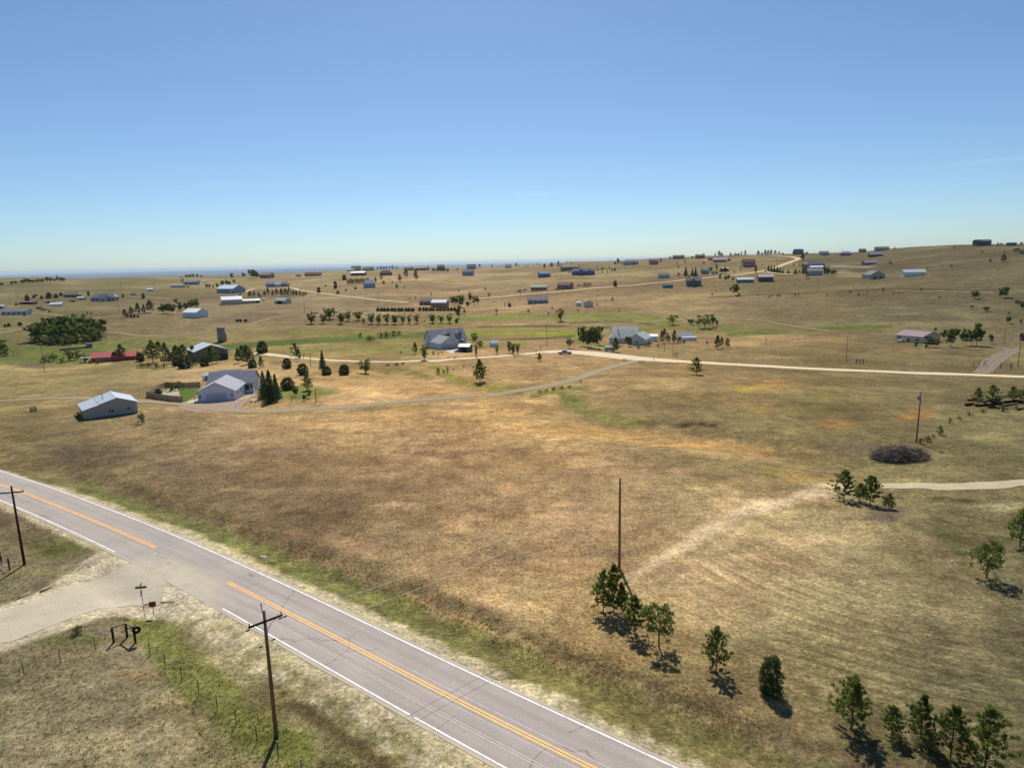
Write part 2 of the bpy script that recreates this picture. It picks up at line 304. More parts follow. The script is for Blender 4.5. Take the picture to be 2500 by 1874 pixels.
PAINT = [Bl(60,862,230,36,(94,106,48),1.0),Bl(250,838,170,20,(108,112,56),.9),Bl(420,850,120,14,(118,116,62),.7),Bl(1500,800,300,14,(122,120,66),.5),Bl(1000,855,160,14,(128,124,66),.6),Bl(20,790,60,10,(104,102,62),.5),
 Lr([(540,848),(620,842),(700,836),(800,830),(900,823),(1000,818),(1110,812)],9,(86,106,42)),Lr([(700,812),(800,812),(920,816),(1010,812)],8,(124,124,58),.8),
 Lr([(600,866),(760,858),(900,852),(1000,850)],14,(128,124,66),.7),Lr([(1110,812),(1250,809),(1350,812),(1450,818)],10,(132,140,48)),Lr([(1130,830),(1300,827),(1400,820)],4,(80,94,42)),
 Lr([(1040,782),(1130,776),(1300,772),(1450,769),(1560,775),(1640,786)],13,(122,128,58),.9),Lr([(1160,798),(1320,796),(1500,800)],3,(96,78,52),.8),Lr([(1400,788),(1500,784),(1600,792)],3,(88,84,50),.7),
 Lr([(1400,826),(1500,812),(1600,804)],7,(116,120,60),.7),
 Lr([(1790,816),(1900,812),(2050,800),(2180,797)],5,(92,104,40)),Lr([(1690,806),(1800,800),(1950,808)],12,(112,114,62),.8),Lr([(860,838),(1000,840),(1130,838),(1280,836)],9,(130,126,64),.7),Lr([(1560,800),(1700,798),(1800,806)],9,(118,116,62),.7),Lr([(300,862),(420,872),(560,862)],9,(112,112,62),.7),Bl(1462,842,46,9,(104,124,50),.9),
 Bl(2470,770,60,22,(100,100,48),.5),
 Lr([(1060,900),(1130,935),(1200,945),(1270,950)],13,(140,136,60),.9),Lr([(860,918),(980,905),(1040,918)],9,(122,118,60),.8),Lr([(1300,968),(1350,957),(1430,945)],5,(104,114,60),.8),
 Lr([(1375,965),(1400,990),(1450,1012),(1560,1034)],18,(134,130,72),.9),Bl(1390,975,50,22,(122,124,58),.8),
 Lr([(1400,1046),(1500,1062),(1620,1075),(1750,1085),(1880,1108)],22,(188,150,96),.75),Lr([(1340,1052),(1480,1059)],10,(198,154,92),.6),Bl(1685,1092,80,10,(204,160,92),.85),
 Lr([(820,935),(1000,945),(1180,960)],18,(186,150,98),.7),Bl(900,912,130,12,(186,152,100),.7),Bl(1000,1020,260,20,(184,150,96),.5),
 Bl(1815,948,50,10,(168,146,64),.9),Bl(1880,936,80,12,(176,132,72),.8),Bl(1985,962,34,7,(150,136,54),.9),Bl(1900,1002,60,10,(158,130,74),.7),Bl(2070,1040,56,15,(156,112,64),.7),
 Bl(2220,1018,60,12,(150,110,62),.7),Bl(1890,1145,60,12,(154,140,62),.7),Bl(1960,1165,80,12,(158,128,72),.7),Bl(1660,900,60,12,(164,128,72),.6),
 Bl(250,1120,130,30,(96,84,66),.8),Bl(690,1112,130,14,(132,106,84),.8),Bl(1060,1110,90,11,(130,104,80),.8),Bl(860,1225,100,22,(128,104,82),.8),Bl(1010,1190,140,12,(134,108,84),.6),Bl(1250,1105,60,8,(128,102,76),.7),
 Bl(480,1150,120,20,(110,92,72),.7),Bl(2150,1262,60,18,(110,96,82),.8),Bl(1500,1345,70,18,(120,104,84),.5),Bl(2080,1095,90,16,(112,100,80),.8),Bl(1400,1160,110,16,(140,116,88),.6),Bl(1240,1350,70,22,(128,110,84),.7),
 Bl(1000,1230,70,9,(180,158,126),.6),Bl(640,1195,90,9,(176,154,118),.5),Bl(2430,1232,90,22,(166,158,118),.85),Bl(1680,1150,90,12,(150,126,96),.6),
 Bl(2330,1222,90,9,(90,84,54),.8),Lr([(2300,1280),(2330,1330),(2370,1400)],22,(98,98,56),.6),Bl(1760,1130,120,12,(150,134,88),.5),
 Lr([(1540,1410),(1580,1385),(1640,1350),(1750,1292),(1850,1245),(1960,1207),(2070,1188)],20,(204,180,144),1.0),Lr([(1540,1410),(1580,1385),(1640,1350),(1750,1292),(1850,1245),(1960,1207),(2070,1188)],10,(206,184,148),.8),Bl(1680,1400,150,60,(186,162,124),.6),Bl(1450,1500,60,70,(176,148,108),.5),
 Lr([(2151,1187),(2250,1185),(2338,1188),(2500,1177)],9,(150,138,108),.6),
 Bl(2080,665,50,5,(158,142,110),.8),Bl(2115,651,55,4,(164,148,116),.8),Lr([(2040,674),(2150,676)],3,(160,142,110),.7),Lr([(1950,672),(2100,672)],4,(150,134,100),.5),
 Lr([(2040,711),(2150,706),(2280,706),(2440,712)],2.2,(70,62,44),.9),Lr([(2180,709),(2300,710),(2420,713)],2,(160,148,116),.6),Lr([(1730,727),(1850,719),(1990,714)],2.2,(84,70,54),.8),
 Bl(2250,722,150,6,(140,112,72),.5),Bl(1850,745,160,10,(112,98,76),.6),Bl(2240,745,130,12,(100,90,74),.5),
 Bl(590,786,34,7,(100,84,64),.8),Bl(668,887,36,10,(122,100,76),.8),Bl(60,893,50,7,(104,92,72),.8),Bl(1330,908,60,12,(134,108,80),.6),
 Lr([(1665,1040),(1700,1032),(1750,1040)],4,(72,56,40),.9),Bl(1600,1035,26,7,(96,84,52),.8),Bl(1120,882,60,6,(140,112,80),.5),
 Bl(330,905,80,6,(124,118,64),.5),Bl(1180,880,60,4,(150,126,72),.4),
 Bl(150,1560,200,16,(96,104,52),.55),Lr([(340,1500),(420,1590),(500,1680),(600,1770),(720,1830)],62,(106,112,52),.85),Lr([(700,1700),(850,1800),(950,1880)],26,(96,82,54),.7),
 Bl(640,1720,60,50,(112,98,62),.5),Bl(120,1330,140,38,(96,104,46),.75),Bl(60,1400,120,14,(118,110,74),.6),Bl(310,1660,60,16,(142,120,86),.7),Bl(420,1740,90,22,(136,120,90),.6),
 Bl(600,960,40,16,(150,126,104),.5),Bl(690,965,90,24,(98,112,46),.85),Lr([(576,1008),(700,1010),(900,1000),(1050,990)],5,(124,116,62),.5),
 Bl(1560,1830,130,40,(110,108,56),.6),Bl(2350,1840,60,18,(120,104,50),.5)]
RCP = [tuple(p) for p in ROADC]
_rt = np.gradient(ROADC, axis=0); _rt /= np.linalg.norm(_rt, axis=1)[:, None]
def road_sd(x, y):
    """signed distance from the road centreline (+ = beyond it, - = the camera's lower-left side) and index"""
    sd = np.full(np.shape(x), 1e9); best = np.full(np.shape(x), 1e9)
    for k in range(0, len(ROADC)-1, 1):
        ax, ay = ROADC[k]; bx, by = ROADC[k+1]
        ex, ey = bx-ax, by-ay; L = ex*ex+ey*ey
        t = np.clip(((x-ax)*ex+(y-ay)*ey)/L, 0, 1); qx = x-ax-t*ex; qy = y-ay-t*ey
        d = np.hypot(qx, qy); m = d < best; s = np.sign(ex*qy-ey*qx)
        best = np.where(m, d, best); sd = np.where(m, d*s, sd)
    return sd
SIDE = [(-260, 1640), (-120, 1578), (0, 1530), (120, 1490), (230, 1452), (320, 1425), (400, 1404), (450, 1396)]
SIDEW = smooth_poly([march(hgt, *p) for p in SIDE], 2.0); SIDEP = [tuple(p) for p in SIDEW]
def lerp(a, b, t): return a+(b-a)*t[:, None]
def paint(x, y, z):
    px, py = proj(x, y, z); r = np.hypot(x, y)
    infr = (y > 8)
    px = np.where(infr, np.clip(px, -500, 3000), np.where(x > 0, 2600, -100)); py = np.where(infr, np.clip(py, 600, 2000), 1900)
    lev = np.log2(np.clip(r/11, 2.5, 60)); l0 = np.floor(lev); lt = lev-l0
    def NZ(mx_, my_, s, o):
        A = 2.0**l0; return fbm(x/(A*mx_)+l0*7, y/(A*my_), s, o)*(1-lt)+fbm(x/(A*2*mx_)+(l0+1)*7, y/(A*2*my_), s, o)*lt
    n1 = NZ(1, 1, 21, 4); n2 = NZ(3, 3, 31, 3); n3 = NZ(.35, .35, 41, 3)
    wx = px+(n2-.5)*160; wy = py+(n1-.5)*np.clip((py-600)*.22, 4, 60)
    acc = np.zeros((len(x), 3)); tot = np.zeros(len(x))
    for sx, sy, cr, cg, cb in SEEDS:
        wd = 170; hh = max(18, (sy-610)*.20)
        g = np.exp(-((wx-sx)/wd)**2-((wy-sy)/hh)**2)+1e-6*np.exp(-(((wx-sx)/900)**2+((wy-sy)/300)**2))
        vg = 1+0.14*min(1, ((sx-1250)/1250)**2+((sy-937)/937)**2)  # lifts outer seeds a little; the remaining vignette darkening stays in the colour
        qf = 1.0 if (sy > 890 and sx < 1700) else .94      # the far slopes and the right side carry greyer, olive grass
        acc += g[:, None]*np.array((cr*1.055*qf*(1 if qf == 1 else .97), cg*1.055*qf, cb*1.09*qf))*vg; tot += g
    col = acc/tot[:, None]
    # general patchiness of the dry grass: rusty, straw and grey-olive patches
    q = sm((n1-.5)*4+.5); q2 = sm((n2-.5)*4.5+.5)
    col = col*(1+(q-.5)[:, None]*np.array((.10, .12, .13)))
    col = lerp(col, col*np.array((.90, .90, .88)), q2*.8)
    q3 = sm((NZ(1.5, 1.1, 51, 4)-.53)*9)
    col = lerp(col, col*np.array((.89, .87, .88)), q3*.45)
    q5 = sm((NZ(2.6, 1.6, 55, 3)-.55)*9)
    col = lerp(col, col*np.array((.92, .93, .91)), q5*.45)
    q4 = sm((NZ(.9, .6, 61, 4)-.56)*8)
    col = lerp(col, col*np.array((1.17, 1.15, 1.16)), q4*.8)
    jag = (n1-.5)*1.3+(n3-.5)*.7
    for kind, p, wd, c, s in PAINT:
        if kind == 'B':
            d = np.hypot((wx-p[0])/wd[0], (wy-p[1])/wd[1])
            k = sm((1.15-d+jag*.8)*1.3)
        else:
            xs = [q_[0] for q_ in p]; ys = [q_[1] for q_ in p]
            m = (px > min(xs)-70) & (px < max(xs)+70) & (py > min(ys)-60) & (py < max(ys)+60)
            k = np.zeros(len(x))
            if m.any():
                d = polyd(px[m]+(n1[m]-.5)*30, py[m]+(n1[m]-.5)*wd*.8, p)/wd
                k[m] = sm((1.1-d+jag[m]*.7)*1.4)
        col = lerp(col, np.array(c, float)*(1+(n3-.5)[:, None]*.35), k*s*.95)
    # road margins
    m = r < 260
    if m.any():
        sd = np.full(len(x), 99.); sd[m] = road_sd(x[m], y[m])
        ad = np.abs(sd); j = (n3-.5)*2.2+(n1-.5)*1.6; j2 = (fbm(x/1.3, y/1.3, 71, 3)-.5)
        pale = np.array((192, 180, 148)); grn = np.array((112, 114, 66)); dk = np.array((116, 102, 74))
        up = sd > 0
        k = np.where(up, sm((13.4+j*1.5-ad)/2.0)*sm((ad-9.8-j)/1.0), 0)*.8*sm((px+300)/500)
        col = lerp(col, dk*(1+(n3-.5)[:, None]*.4), k)
        k = np.where(up, sm((9.0+1.2*sm((px-200)/500)+j*1.3-ad)/1.3), 0)*(.6+.4*sm(1-(px-900)/700))*sm((NZ(1, 1, 77, 3)-.25)*5)
        col = lerp(col, grn*(1+j2[:, None]*.5), k*.85)
        wsh = np.where(up, 5.7-1.0*sm((330-px)/300), np.where(px > 380, 7.6, 5.4))
        k = sm((wsh+j*.9-ad)/.9)
        sp = sm((j2+.02)*9)*sm((ad-4.3)/1.5)
        col = lerp(col, lerp(np.ones((len(x), 1))*pale*(1+(n3-.5)[:, None]*.16), np.array((128, 122, 78.)), sp*.6), k)
        # the gravel side road and its aprons
        ds = polyd(x, y, SIDEP)
        flare = 4.4+6.5*sm((14-ad)/10)
        k = sm((flare+1.9+j*.7-ds)/1.2)*(sd < 1)
        col = lerp(col, np.array((198, 187, 160))*(1+(n3-.5)[:, None]*.14), k)
        k = sm((flare*.72+j*.9-ds)/1.3)*(sd < 1)
        col = lerp(col, np.array((190, 180, 160))*(1+(n3-.5)[:, None]*.10), k*.9)
    # the plain far beyond the ridge
    far = sm((r-1900)/1500)
    fc = np.ones((len(x), 1))*np.array((80, 88, 84))*(1+(fbm(x/1500, y/1500, 81, 4)-.5)[:, None]*.8)
    return lerp(col, fc, far)

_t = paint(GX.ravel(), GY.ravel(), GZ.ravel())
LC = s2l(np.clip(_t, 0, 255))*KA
gv = np.stack([GX.ravel(), GY.ravel(), GZ.ravel()], 1); gv = np.vstack([gv, [[0, 0, 0]]])
ii, jj = np.meshgrid(np.arange(NR-1), np.arange(NA), indexing='ij'); j2_ = (jj+1) % NA
a_ = ii*NA+jj; b_ = ii*NA+j2_; c_ = (ii+1)*NA+j2_; d_ = (ii+1)*NA+jj
tris = np.concatenate([np.stack([a_, c_, b_], 2).reshape(-1, 3), np.stack([a_, d_, c_], 2).reshape(-1, 3),
                       np.stack([np.arange(NA), (np.arange(NA)+1) % NA, np.full(NA, NR*NA)], 1)])
def fastmesh(name, V, T, mat, smooth=False):
    me = bpy.data.meshes.new(name); me.vertices.add(len(V)); me.vertices.foreach_set('co', np.asarray(V, np.float32).ravel())
    me.loops.add(T.size); me.loops.foreach_set('vertex_index', T.astype(np.int32).ravel()); me.polygons.add(len(T))
    me.polygons.foreach_set('loop_start', np.arange(0, T.size, T.shape[1], dtype=np.int32)); me.polygons.foreach_set('loop_total', np.full(len(T), T.shape[1], np.int32))
    if smooth: me.polygons.foreach_set('use_smooth', np.ones(len(T), bool))
    me.materials.append(mat); me.update(calc_edges=True); return me
def colattr(me, name, cols):
    at = me.color_attributes.new(name, 'FLOAT_COLOR', 'POINT'); q = np.ones((len(cols), 4), np.float32); q[:, :3] = cols; at.data.foreach_set('color', q.ravel())
def fattr(me, name, v):
    at = me.attributes.new(name, 'FLOAT', 'POINT'); at.data.foreach_set('value', np.asarray(v, np.float32))
def ground_mat():
    m, n, ns, ln = nodes('dry_grassland')
    at = N(n, 'ShaderNodeAttribute', attribute_name='Col').outputs['Color']; g = N(n, 'ShaderNodeNewGeometry').outputs['Position']
    a = noise(n, g, 0.35, 5, .62); b = noise(n, g, 2.6, 5, .7); c = noise(n, g, 0.045, 5, .65, .6)
    col = mulc(n, at, ramp(n, a, [(0.32, (.72, .71, .70)), (0.5, (1, 1, 1)), (0.68, (1.25, 1.23, 1.2))]))
    col = mulc(n, col, ramp(n, b, [(0.33, (.52, .51, .50)), (0.5, (.98, .98, .98)), (0.66, (1.5, 1.46, 1.4))]))
    col = mulc(n, col, ramp(n, c, [(0.35, (.88, .87, .86)), (0.62, (1.10, 1.10, 1.08))]))
    d = noise(n, g, 8.0, 4, .75); e = noise(n, g, .9, 4, .7); h_ = noise(n, g, .16, 4, .65)
    col = mulc(n, col, ramp(n, d, [(0.36, (.70, .69, .66)), (0.5, (1, 1, 1)), (0.64, (1.32, 1.3, 1.26))]))
    col = mulc(n, col, ramp(n, e, [(0.36, (.80, .79, .77)), (0.5, (1, 1, 1)), (0.64, (1.22, 1.2, 1.18))]))
    col = mulc(n, col, ramp(n, h_, [(0.38, (.88, .87, .88)), (0.5, (1, 1, 1)), (0.62, (1.12, 1.11, 1.08))]))
    # mown swathes: parallel curved lines
    sw = N(n, 'ShaderNodeAttribute', attribute_name='swath').outputs['Fac']; sa = N(n, 'ShaderNodeAttribute', attribute_name='swath_amount').outputs['Fac']
    wv = mth(n, 'SINE', mth(n, 'ADD', mth(n, 'MULTIPLY', sw, 3.2), mth(n, 'MULTIPLY', c, 9.0)))
    wv2 = mth(n, 'SINE', mth(n, 'ADD', mth(n, 'MULTIPLY', sw, 6.9), mth(n, 'MULTIPLY', mth(n, 'ADD', c, c), 7.0)))
    wv = mth(n, 'ADD', mth(n, 'MULTIPLY', wv, .6), mth(n, 'MULTIPLY', wv2, .4))
    f = mth(n, 'MULTIPLY', mth(n, 'MULTIPLY', wv, sa), mth(n, 'MULTIPLY_ADD', b, 1.6, -.3))
    f = mth(n, 'MULTIPLY', f, mth(n, 'MULTIPLY_ADD', c, 3.4, -1.2))
    f = mth(n, 'MULTIPLY_ADD', f, 0.8, 1.0)
    cb = N(n, 'ShaderNodeCombineXYZ'); [ln.new(f, cb.inputs[i]) for i in range(3)]
    col = mulc(n, col, cb.outputs[0])
    hb = mth(n, 'ADD', b, mth(n, 'MULTIPLY', a, 1.5))
    out(n, col, 0.95, 0.05, hb, 0.35, 0.55); return m
MG = ground_mat()
me = fastmesh('ground', gv, tris, MG, True)
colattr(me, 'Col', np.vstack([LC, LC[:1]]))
mc = G(2330, 1290); px_, py_ = proj(gv[:, 0], gv[:, 1], gv[:, 2])
ddx = gv[:, 0]-mc.x; ddy = (gv[:, 1]-mc.y)
swv = np.hypot(ddx, ddy*1.15)+0.05*ddx
swa = sm((px_-1350)/180)*sm((py_-1170-np.clip((2100-px_)*.42, 0, 300))/60)*(gv[:, 1] > 10)
_sd = np.full(len(gv), 50.); _m = np.hypot(gv[:, 0], gv[:, 1]) < 200; _sd[_m] = road_sd(gv[_m, 0], gv[_m, 1])
swa = swa*sm((_sd-13)/6)*sm((swv-16)/26)*(1-.6*sm((swv-50)/30))
fattr(me, 'swath', swv); fattr(me, 'swath_amount', swa)
tag(link('ground', me), kind='structure')

# ================================================================ roads and tracks laid as sheets
def strip(name, W, wid, mat, dz=0.03, kind='structure', label=None, cross=4, parent=None, off=0.0, step=None, rag=0.0, rng=None, seed=0, close=None):
    P = np.asarray(W, float)
    if rng: P = P[rng[0]:rng[1]]
    T = np.gradient(P, axis=0); T /= np.linalg.norm(T, axis=1)[:, None]+1e-9; Nn = np.stack([-T[:, 1], T[:, 0]], 1)
    L = np.concatenate([[0], np.cumsum(np.linalg.norm(np.diff(P, axis=0), axis=1))])
    wd = np.interp(np.linspace(0, 1, len(P)), np.linspace(0, 1, len(np.atleast_1d(wid))), np.atleast_1d(wid))
    V = []; UV = []
    for k in range(cross+1):
        u = (k/cross-.5)*wd+off
        if rag and k in (0, cross): u = u+(fbm(L/3.0, np.full(len(L), k*7.3+seed), 5, 3)-.5)*rag*2
        q = P+Nn*u[:, None]; r = np.hypot(q[:, 0], q[:, 1])
        V.append(np.stack([q[:, 0], q[:, 1], gz(q[:, 0], q[:, 1])+dz+np.maximum(r-80, 0)*0.00022], 1)); UV.append(np.stack([u, L], 1))
    V = np.stack(V, 1); n, m = V.shape[:2]; UV = np.stack(UV, 1).reshape(-1, 2)
    i, j = np.meshgrid(np.arange(n-1), np.arange(m-1), indexing='ij'); a = i*m+j
    F = np.stack([a, a+m, a+m+1, a+1], 2).reshape(-1, 4)[:, ::-1]
    me = fastmesh(name, V.reshape(-1, 3), F, mat, True)
    if me.polygons[0].normal.z < 0: me.flip_normals()
    uv = me.uv_layers.new(name='UVMap'); li = np.empty(len(me.loops), np.int32); me.loops.foreach_get('vertex_index', li)
    uv.data.foreach_set('uv', UV[li].astype(np.float32).ravel())
    o = link(name, me, parent); tag(o, label, None, None, kind if not parent else None); return o
def pxpath(P, step=None):
    W = [tuple(G(*p)[:2]) for p in P]; W = smooth_poly(W, 2.0)
    r = np.hypot(W[:, 0], W[:, 1]).mean(); return smooth_poly(W[::max(1, int(r/120))], max(.8, r/180.))
def uvn(n):
    return N(n, 'ShaderNodeUVMap', uv_map='UVMap').outputs[0]
def asphalt_mat():
    m, n, ns, ln = nodes('weathered_asphalt'); uv = uvn(n); g = N(n, 'ShaderNodeNewGeometry').outputs['Position']
    sp = N(n, 'ShaderNodeSeparateXYZ'); ln.new(uv, sp.inputs[0]); u = mth(n, 'ABSOLUTE', sp.outputs[0]); us = sp.outputs[0]
    a = noise(n, g, .25, 4); b = noise(n, g, 9, 3, .7); st = N(n, 'ShaderNodeMapping'); st.inputs['Scale'].default_value = (1.6, .05, 1); ln.new(uv, st.inputs[0]); s = noise(n, st.outputs[0], 1.0, 3)
    col = mulc(n, alb((174, 164, 156), .95), ramp(n, a, [(.35, (.93, .93, .94)), (.65, (1.06, 1.05, 1.04))]))
    col = mulc(n, col, ramp(n, s, [(.35, (.93, .93, .93)), (.65, (1.06, 1.06, 1.06))])); col = mulc(n, col, ramp(n, b, [(.35, (.86, .86, .86)), (.65, (1.12, 1.12, 1.12))]))
    # wheel paths worn a little lighter, the middle of each lane oiled darker
    wp = mth(n, 'COSINE', mth(n, 'MULTIPLY', mth(n, 'SUBTRACT', u, .95), 3.7)); cb = N(n, 'ShaderNodeCombineXYZ'); f = mth(n, 'MULTIPLY_ADD', wp, .045, 1.0); [ln.new(f, cb.inputs[i]) for i in range(3)]
    col = mulc(n, col, cb.outputs[0])
    # cracks
    mp = N(n, 'ShaderNodeMapping'); mp.inputs['Scale'].default_value = (.055, .1, 1); ln.new(uv, mp.inputs[0])
    ds = N(n, 'ShaderNodeTexNoise'); ds.inputs['Scale'].default_value = 6; ds.inputs['Detail'].default_value = 4; ln.new(mp.outputs[0], ds.inputs['Vector'])
    mx = mulc(n, mp.outputs[0], ds.outputs['Color'], 'MIX', .12)
    vo = N(n, 'ShaderNodeTexVoronoi', feature='DISTANCE_TO_EDGE'); vo.inputs['Scale'].default_value = 1; ln.new(mx, vo.inputs['Vector'])
    cr = mth(n, 'MULTIPLY', mth(n, 'LESS_THAN', vo.outputs['Distance'], .0038), mth(n, 'GREATER_THAN', noise(n, g, .12, 2), .47))
    mp2 = N(n, 'ShaderNodeMapping'); mp2.inputs['Scale'].default_value = (1.1, .9, 1); ln.new(uv, mp2.inputs[0])
    v2 = N(n, 'ShaderNodeTexVoronoi', feature='DISTANCE_TO_EDGE'); v2.inputs['Scale'].default_value = 1; ln.new(mp2.outputs[0], v2.inputs['Vector'])
    patch = mth(n, 'GREATER_THAN', noise(n, g, .09, 3), .63)
    cr2 = mth(n, 'MULTIPLY', mth(n, 'LESS_THAN', v2.outputs['Distance'], .03), patch)
    col = mulc(n, col, (.62, .61, .6), fac=mth(n, 'MINIMUM', mth(n, 'ADD', mth(n, 'MULTIPLY', cr, .9), mth(n, 'MULTIPLY', cr2, .7)), 1))
    # dust blown in from the gravel junction and along the edges
    dust = N(n, 'ShaderNodeAttribute', attribute_name='dust').outputs['Fac']; dn = noise(n, g, .45, 5, .65)
    edge = mth(n, 'MULTIPLY', mth(n, 'SUBTRACT', u, 3.35), 2.2)
    df = mth(n, 'MULTIPLY', mth(n, 'MAXIMUM', dust, edge), mth(n, 'MULTIPLY_ADD', dn, 2.4, -.5)); df = N(n, 'ShaderNodeClamp').outputs[0] if False else mth(n, 'MINIMUM', mth(n, 'MAXIMUM', df, 0), .9)
    col = mulc(n, col, alb((196, 185, 160)), 'MIX', df)
    out(n, col, .85, .25, b, .01, .4); return m
def gravel_mat(name, c, ruts=True, c2=None, rw=.85):
    m, n, ns, ln = nodes(name); uv = uvn(n); g = N(n, 'ShaderNodeNewGeometry').outputs['Position']
    sp = N(n, 'ShaderNodeSeparateXYZ'); ln.new(uv, sp.inputs[0]); u = mth(n, 'ABSOLUTE', sp.outputs[0])
    a = noise(n, g, .3, 5, .6); b = noise(n, g, 5, 4, .7)
    col = mulc(n, alb(c), ramp(n, a, [(.33, (.88, .88, .87)), (.67, (1.08, 1.08, 1.08))])); col = mulc(n, col, ramp(n, b, [(.33, (.84, .84, .84)), (.67, (1.14, 1.14, 1.14))]))
    if ruts:
        st = mth(n, 'COSINE', mth(n, 'MULTIPLY', mth(n, 'SUBTRACT', u, rw), 4.2)); f = mth(n, 'MULTIPLY', mth(n, 'MAXIMUM', mth(n, 'MULTIPLY', st, -1), 0), mth(n, 'MULTIPLY_ADD', a, 2.0, -.35))
        col = mulc(n, col, alb(c2 or tuple(v*.8 for v in c)), 'MIX', mth(n, 'MINIMUM', mth(n, 'MAXIMUM', f, 0), 1))
    out(n, col, .95, .1, b, .03, .6); return m
M_ASPH = asphalt_mat()
M_GRAV = gravel_mat('pale_gravel', (226, 206, 172), True, (204, 184, 150), 1.2)
M_GRAVF = gravel_mat('pale_gravel_far', (206, 186, 144), False)
M_DRIVE = gravel_mat('grey_brown_gravel', (168, 153, 127), True, (132, 119, 84), .85)
M_TRACK = gravel_mat('dirt_track', (168, 148, 114), True, (134, 120, 84), .8)
M_PALETRK = gravel_mat('pale_dirt_track', (190, 176, 146), False)
M_PINK = gravel_mat('pink_gravel', (164, 142, 128), False)
M_CONC = gravel_mat('concrete_slab', (196, 190, 180), False)
M_SIDE = gravel_mat('worn_gravel', (194, 183, 162), False, (196, 184, 156), 1.5)
ra = strip('asphalt_road', ROADC, 7.75, M_ASPH, .028, label='two lane asphalt road with double yellow centre line', cross=8, rag=.12)
# dust attribute near the junction
co = np.empty(len(ra.data.vertices)*3); ra.data.vertices.foreach_get('co', co); co = co.reshape(-1, 3)
J = G(395, 1425); dj = np.hypot(co[:, 0]-J.x, co[:, 1]-J.y); sdv = road_sd(co[:, 0], co[:, 1])
fattr(ra.data, 'dust', sm((11.5-dj)/7)*sm((1.4-sdv)/3.4))
def paint_mat(name, c):
    m, n, ns, ln = nodes(name); g = N(n, 'ShaderNodeNewGeometry').outputs['Position']; a = noise(n, g, 1.5, 5, .7); b = noise(n, g, 14, 3, .7)
    col = mulc(n, alb(c, 1.25), alb((165, 157, 152)), 'MIX', mth(n, 'MINIMUM', mth(n, 'MAXIMUM', mth(n, 'MULTIPLY_ADD', mth(n, 'ADD', a, mth(n, 'MULTIPLY', b, .6)), 3.2, -2.35), 0), .75)); out(n, col, .6, .3); return m
M_WHITE = paint_mat('road_paint_white', (250, 250, 245)); M_YEL = paint_mat('road_paint_yellow', (250, 176, 60)); M_PAST = paint_mat('old_line_trace', (196, 190, 184))
sdv2 = [G(286, 1353), G(540, 1486), G(378, 1335), G(562, 1424), G(972, 1733), G(1011, 1757)]
def near_i(P): return int(np.argmin(np.hypot(ROADC[:, 0]-P.x, ROADC[:, 1]-P.y)))
iA, iB, iC, iD, iE, iF = [near_i(p) for p in sdv2]; NRD = len(ROADC)
strip('edge_line', ROADC, .13, M_WHITE, .034, cross=1, parent=ra, off=3.42)
ROADF = smooth_poly(ROADC, .5)
def near_f(P): return int(np.argmin(np.hypot(ROADF[:, 0]-P.x, ROADF[:, 1]-P.y)))
jA, jB, jE, jF = [near_f(sdv2[q]) for q in (0, 1, 4, 5)]
for a0, b0 in ((0, jA), (jB, jE+3), (jF, len(ROADF))): strip('edge_line', ROADF[a0:b0:2], .13, M_WHITE, .034, cross=1, parent=ra, off=-3.42)
for o_ in (-.15, .15):
    for a0, b0 in ((0, iC+1), (iD, NRD)): strip('centre_line', ROADC, .16, M_YEL, .034, cross=1, parent=ra, off=o_+.05, rng=(a0, b0))
for o_ in (-1.75, -2.0, .75, -.55):
    strip('old_line_trace', ROADC, .045, M_PAST, .031, cross=1, parent=ra, off=o_, rng=(iD+2, NRD))
SW = SIDEW[road_sd(SIDEW[:, 0], SIDEW[:, 1]) < -2.6]
SW = smooth_poly(SW[::2], .8)
strip('gravel_side_road', SW, [7.5, 7.5, 7.5, 8, 9.5, 13.5], M_SIDE, .024, label='worn gravel side road joining the asphalt road', cross=24, rag=.8)
strip('gravel_road', pxpath([(2700, 928), (2500, 920), (2200, 909.5), (2000, 901), (1850, 893), (1700, 884.5), (1560, 875.5), (1480, 867), (1420, 861), (1370, 858), (1315, 862)]), [7, 7, 7, 7, 7.5, 9, 13, 15, 10], M_GRAV, .06, label='pale gravel road ending in a wide turning area', cross=6, rag=.5)
strip('gravel_lane', pxpath([(1330, 859), (1270, 866), (1200, 871.5), (1100, 878), (1040, 881), (980, 883), (890, 883), (800, 879), (740, 874.5), (690, 869.5), (650, 865), (615, 862)]), [6, 5, 4.3, 4.3, 5, 7], M_GRAV, .06, label='narrow gravel lane running left from the turning area', cross=4, rag=.4)
strip('gravel_driveway', pxpath([(1556, 880), (1520, 889), (1488, 897.5), (1450, 909), (1418, 921), (1380, 932), (1339, 941.5), (1285, 951), (1230, 960), (1170, 965), (1108, 970), (1000, 979), (860, 992.5), (763, 998.5), (668, 1003.5), (573, 1003), (516, 997), (440, 986), (377, 981), (337, 979), (260, 974), (180, 971.5), (120, 972), (60, 975), (0, 979), (-60, 984)]), [4.2, 4.2, 4.4, 4.4, 4.0, 3.6, 4, 3], M_DRIVE, .05, label='grey two rut gravel driveway leading to the grey house', cross=6, rag=.4)
strip('dirt_track', pxpath([(180, 815), (247, 812), (285, 812), (338, 819), (406, 821), (514, 813), (556, 809), (628, 803.5), (704, 798), (751, 797.5), (820, 799.5), (887, 804), (971, 806), (1052, 809), (1127, 808), (1168, 806.5), (1337, 803), (1382, 800), (1523, 790), (1620, 783), (1700, 779), (1763, 778), (1809, 780), (1866, 784), (1923, 794), (1970, 801), (2034, 808.5)]), 2.6, M_TRACK, .05, label='long thin dirt track across the valley', cross=2, rag=.3)
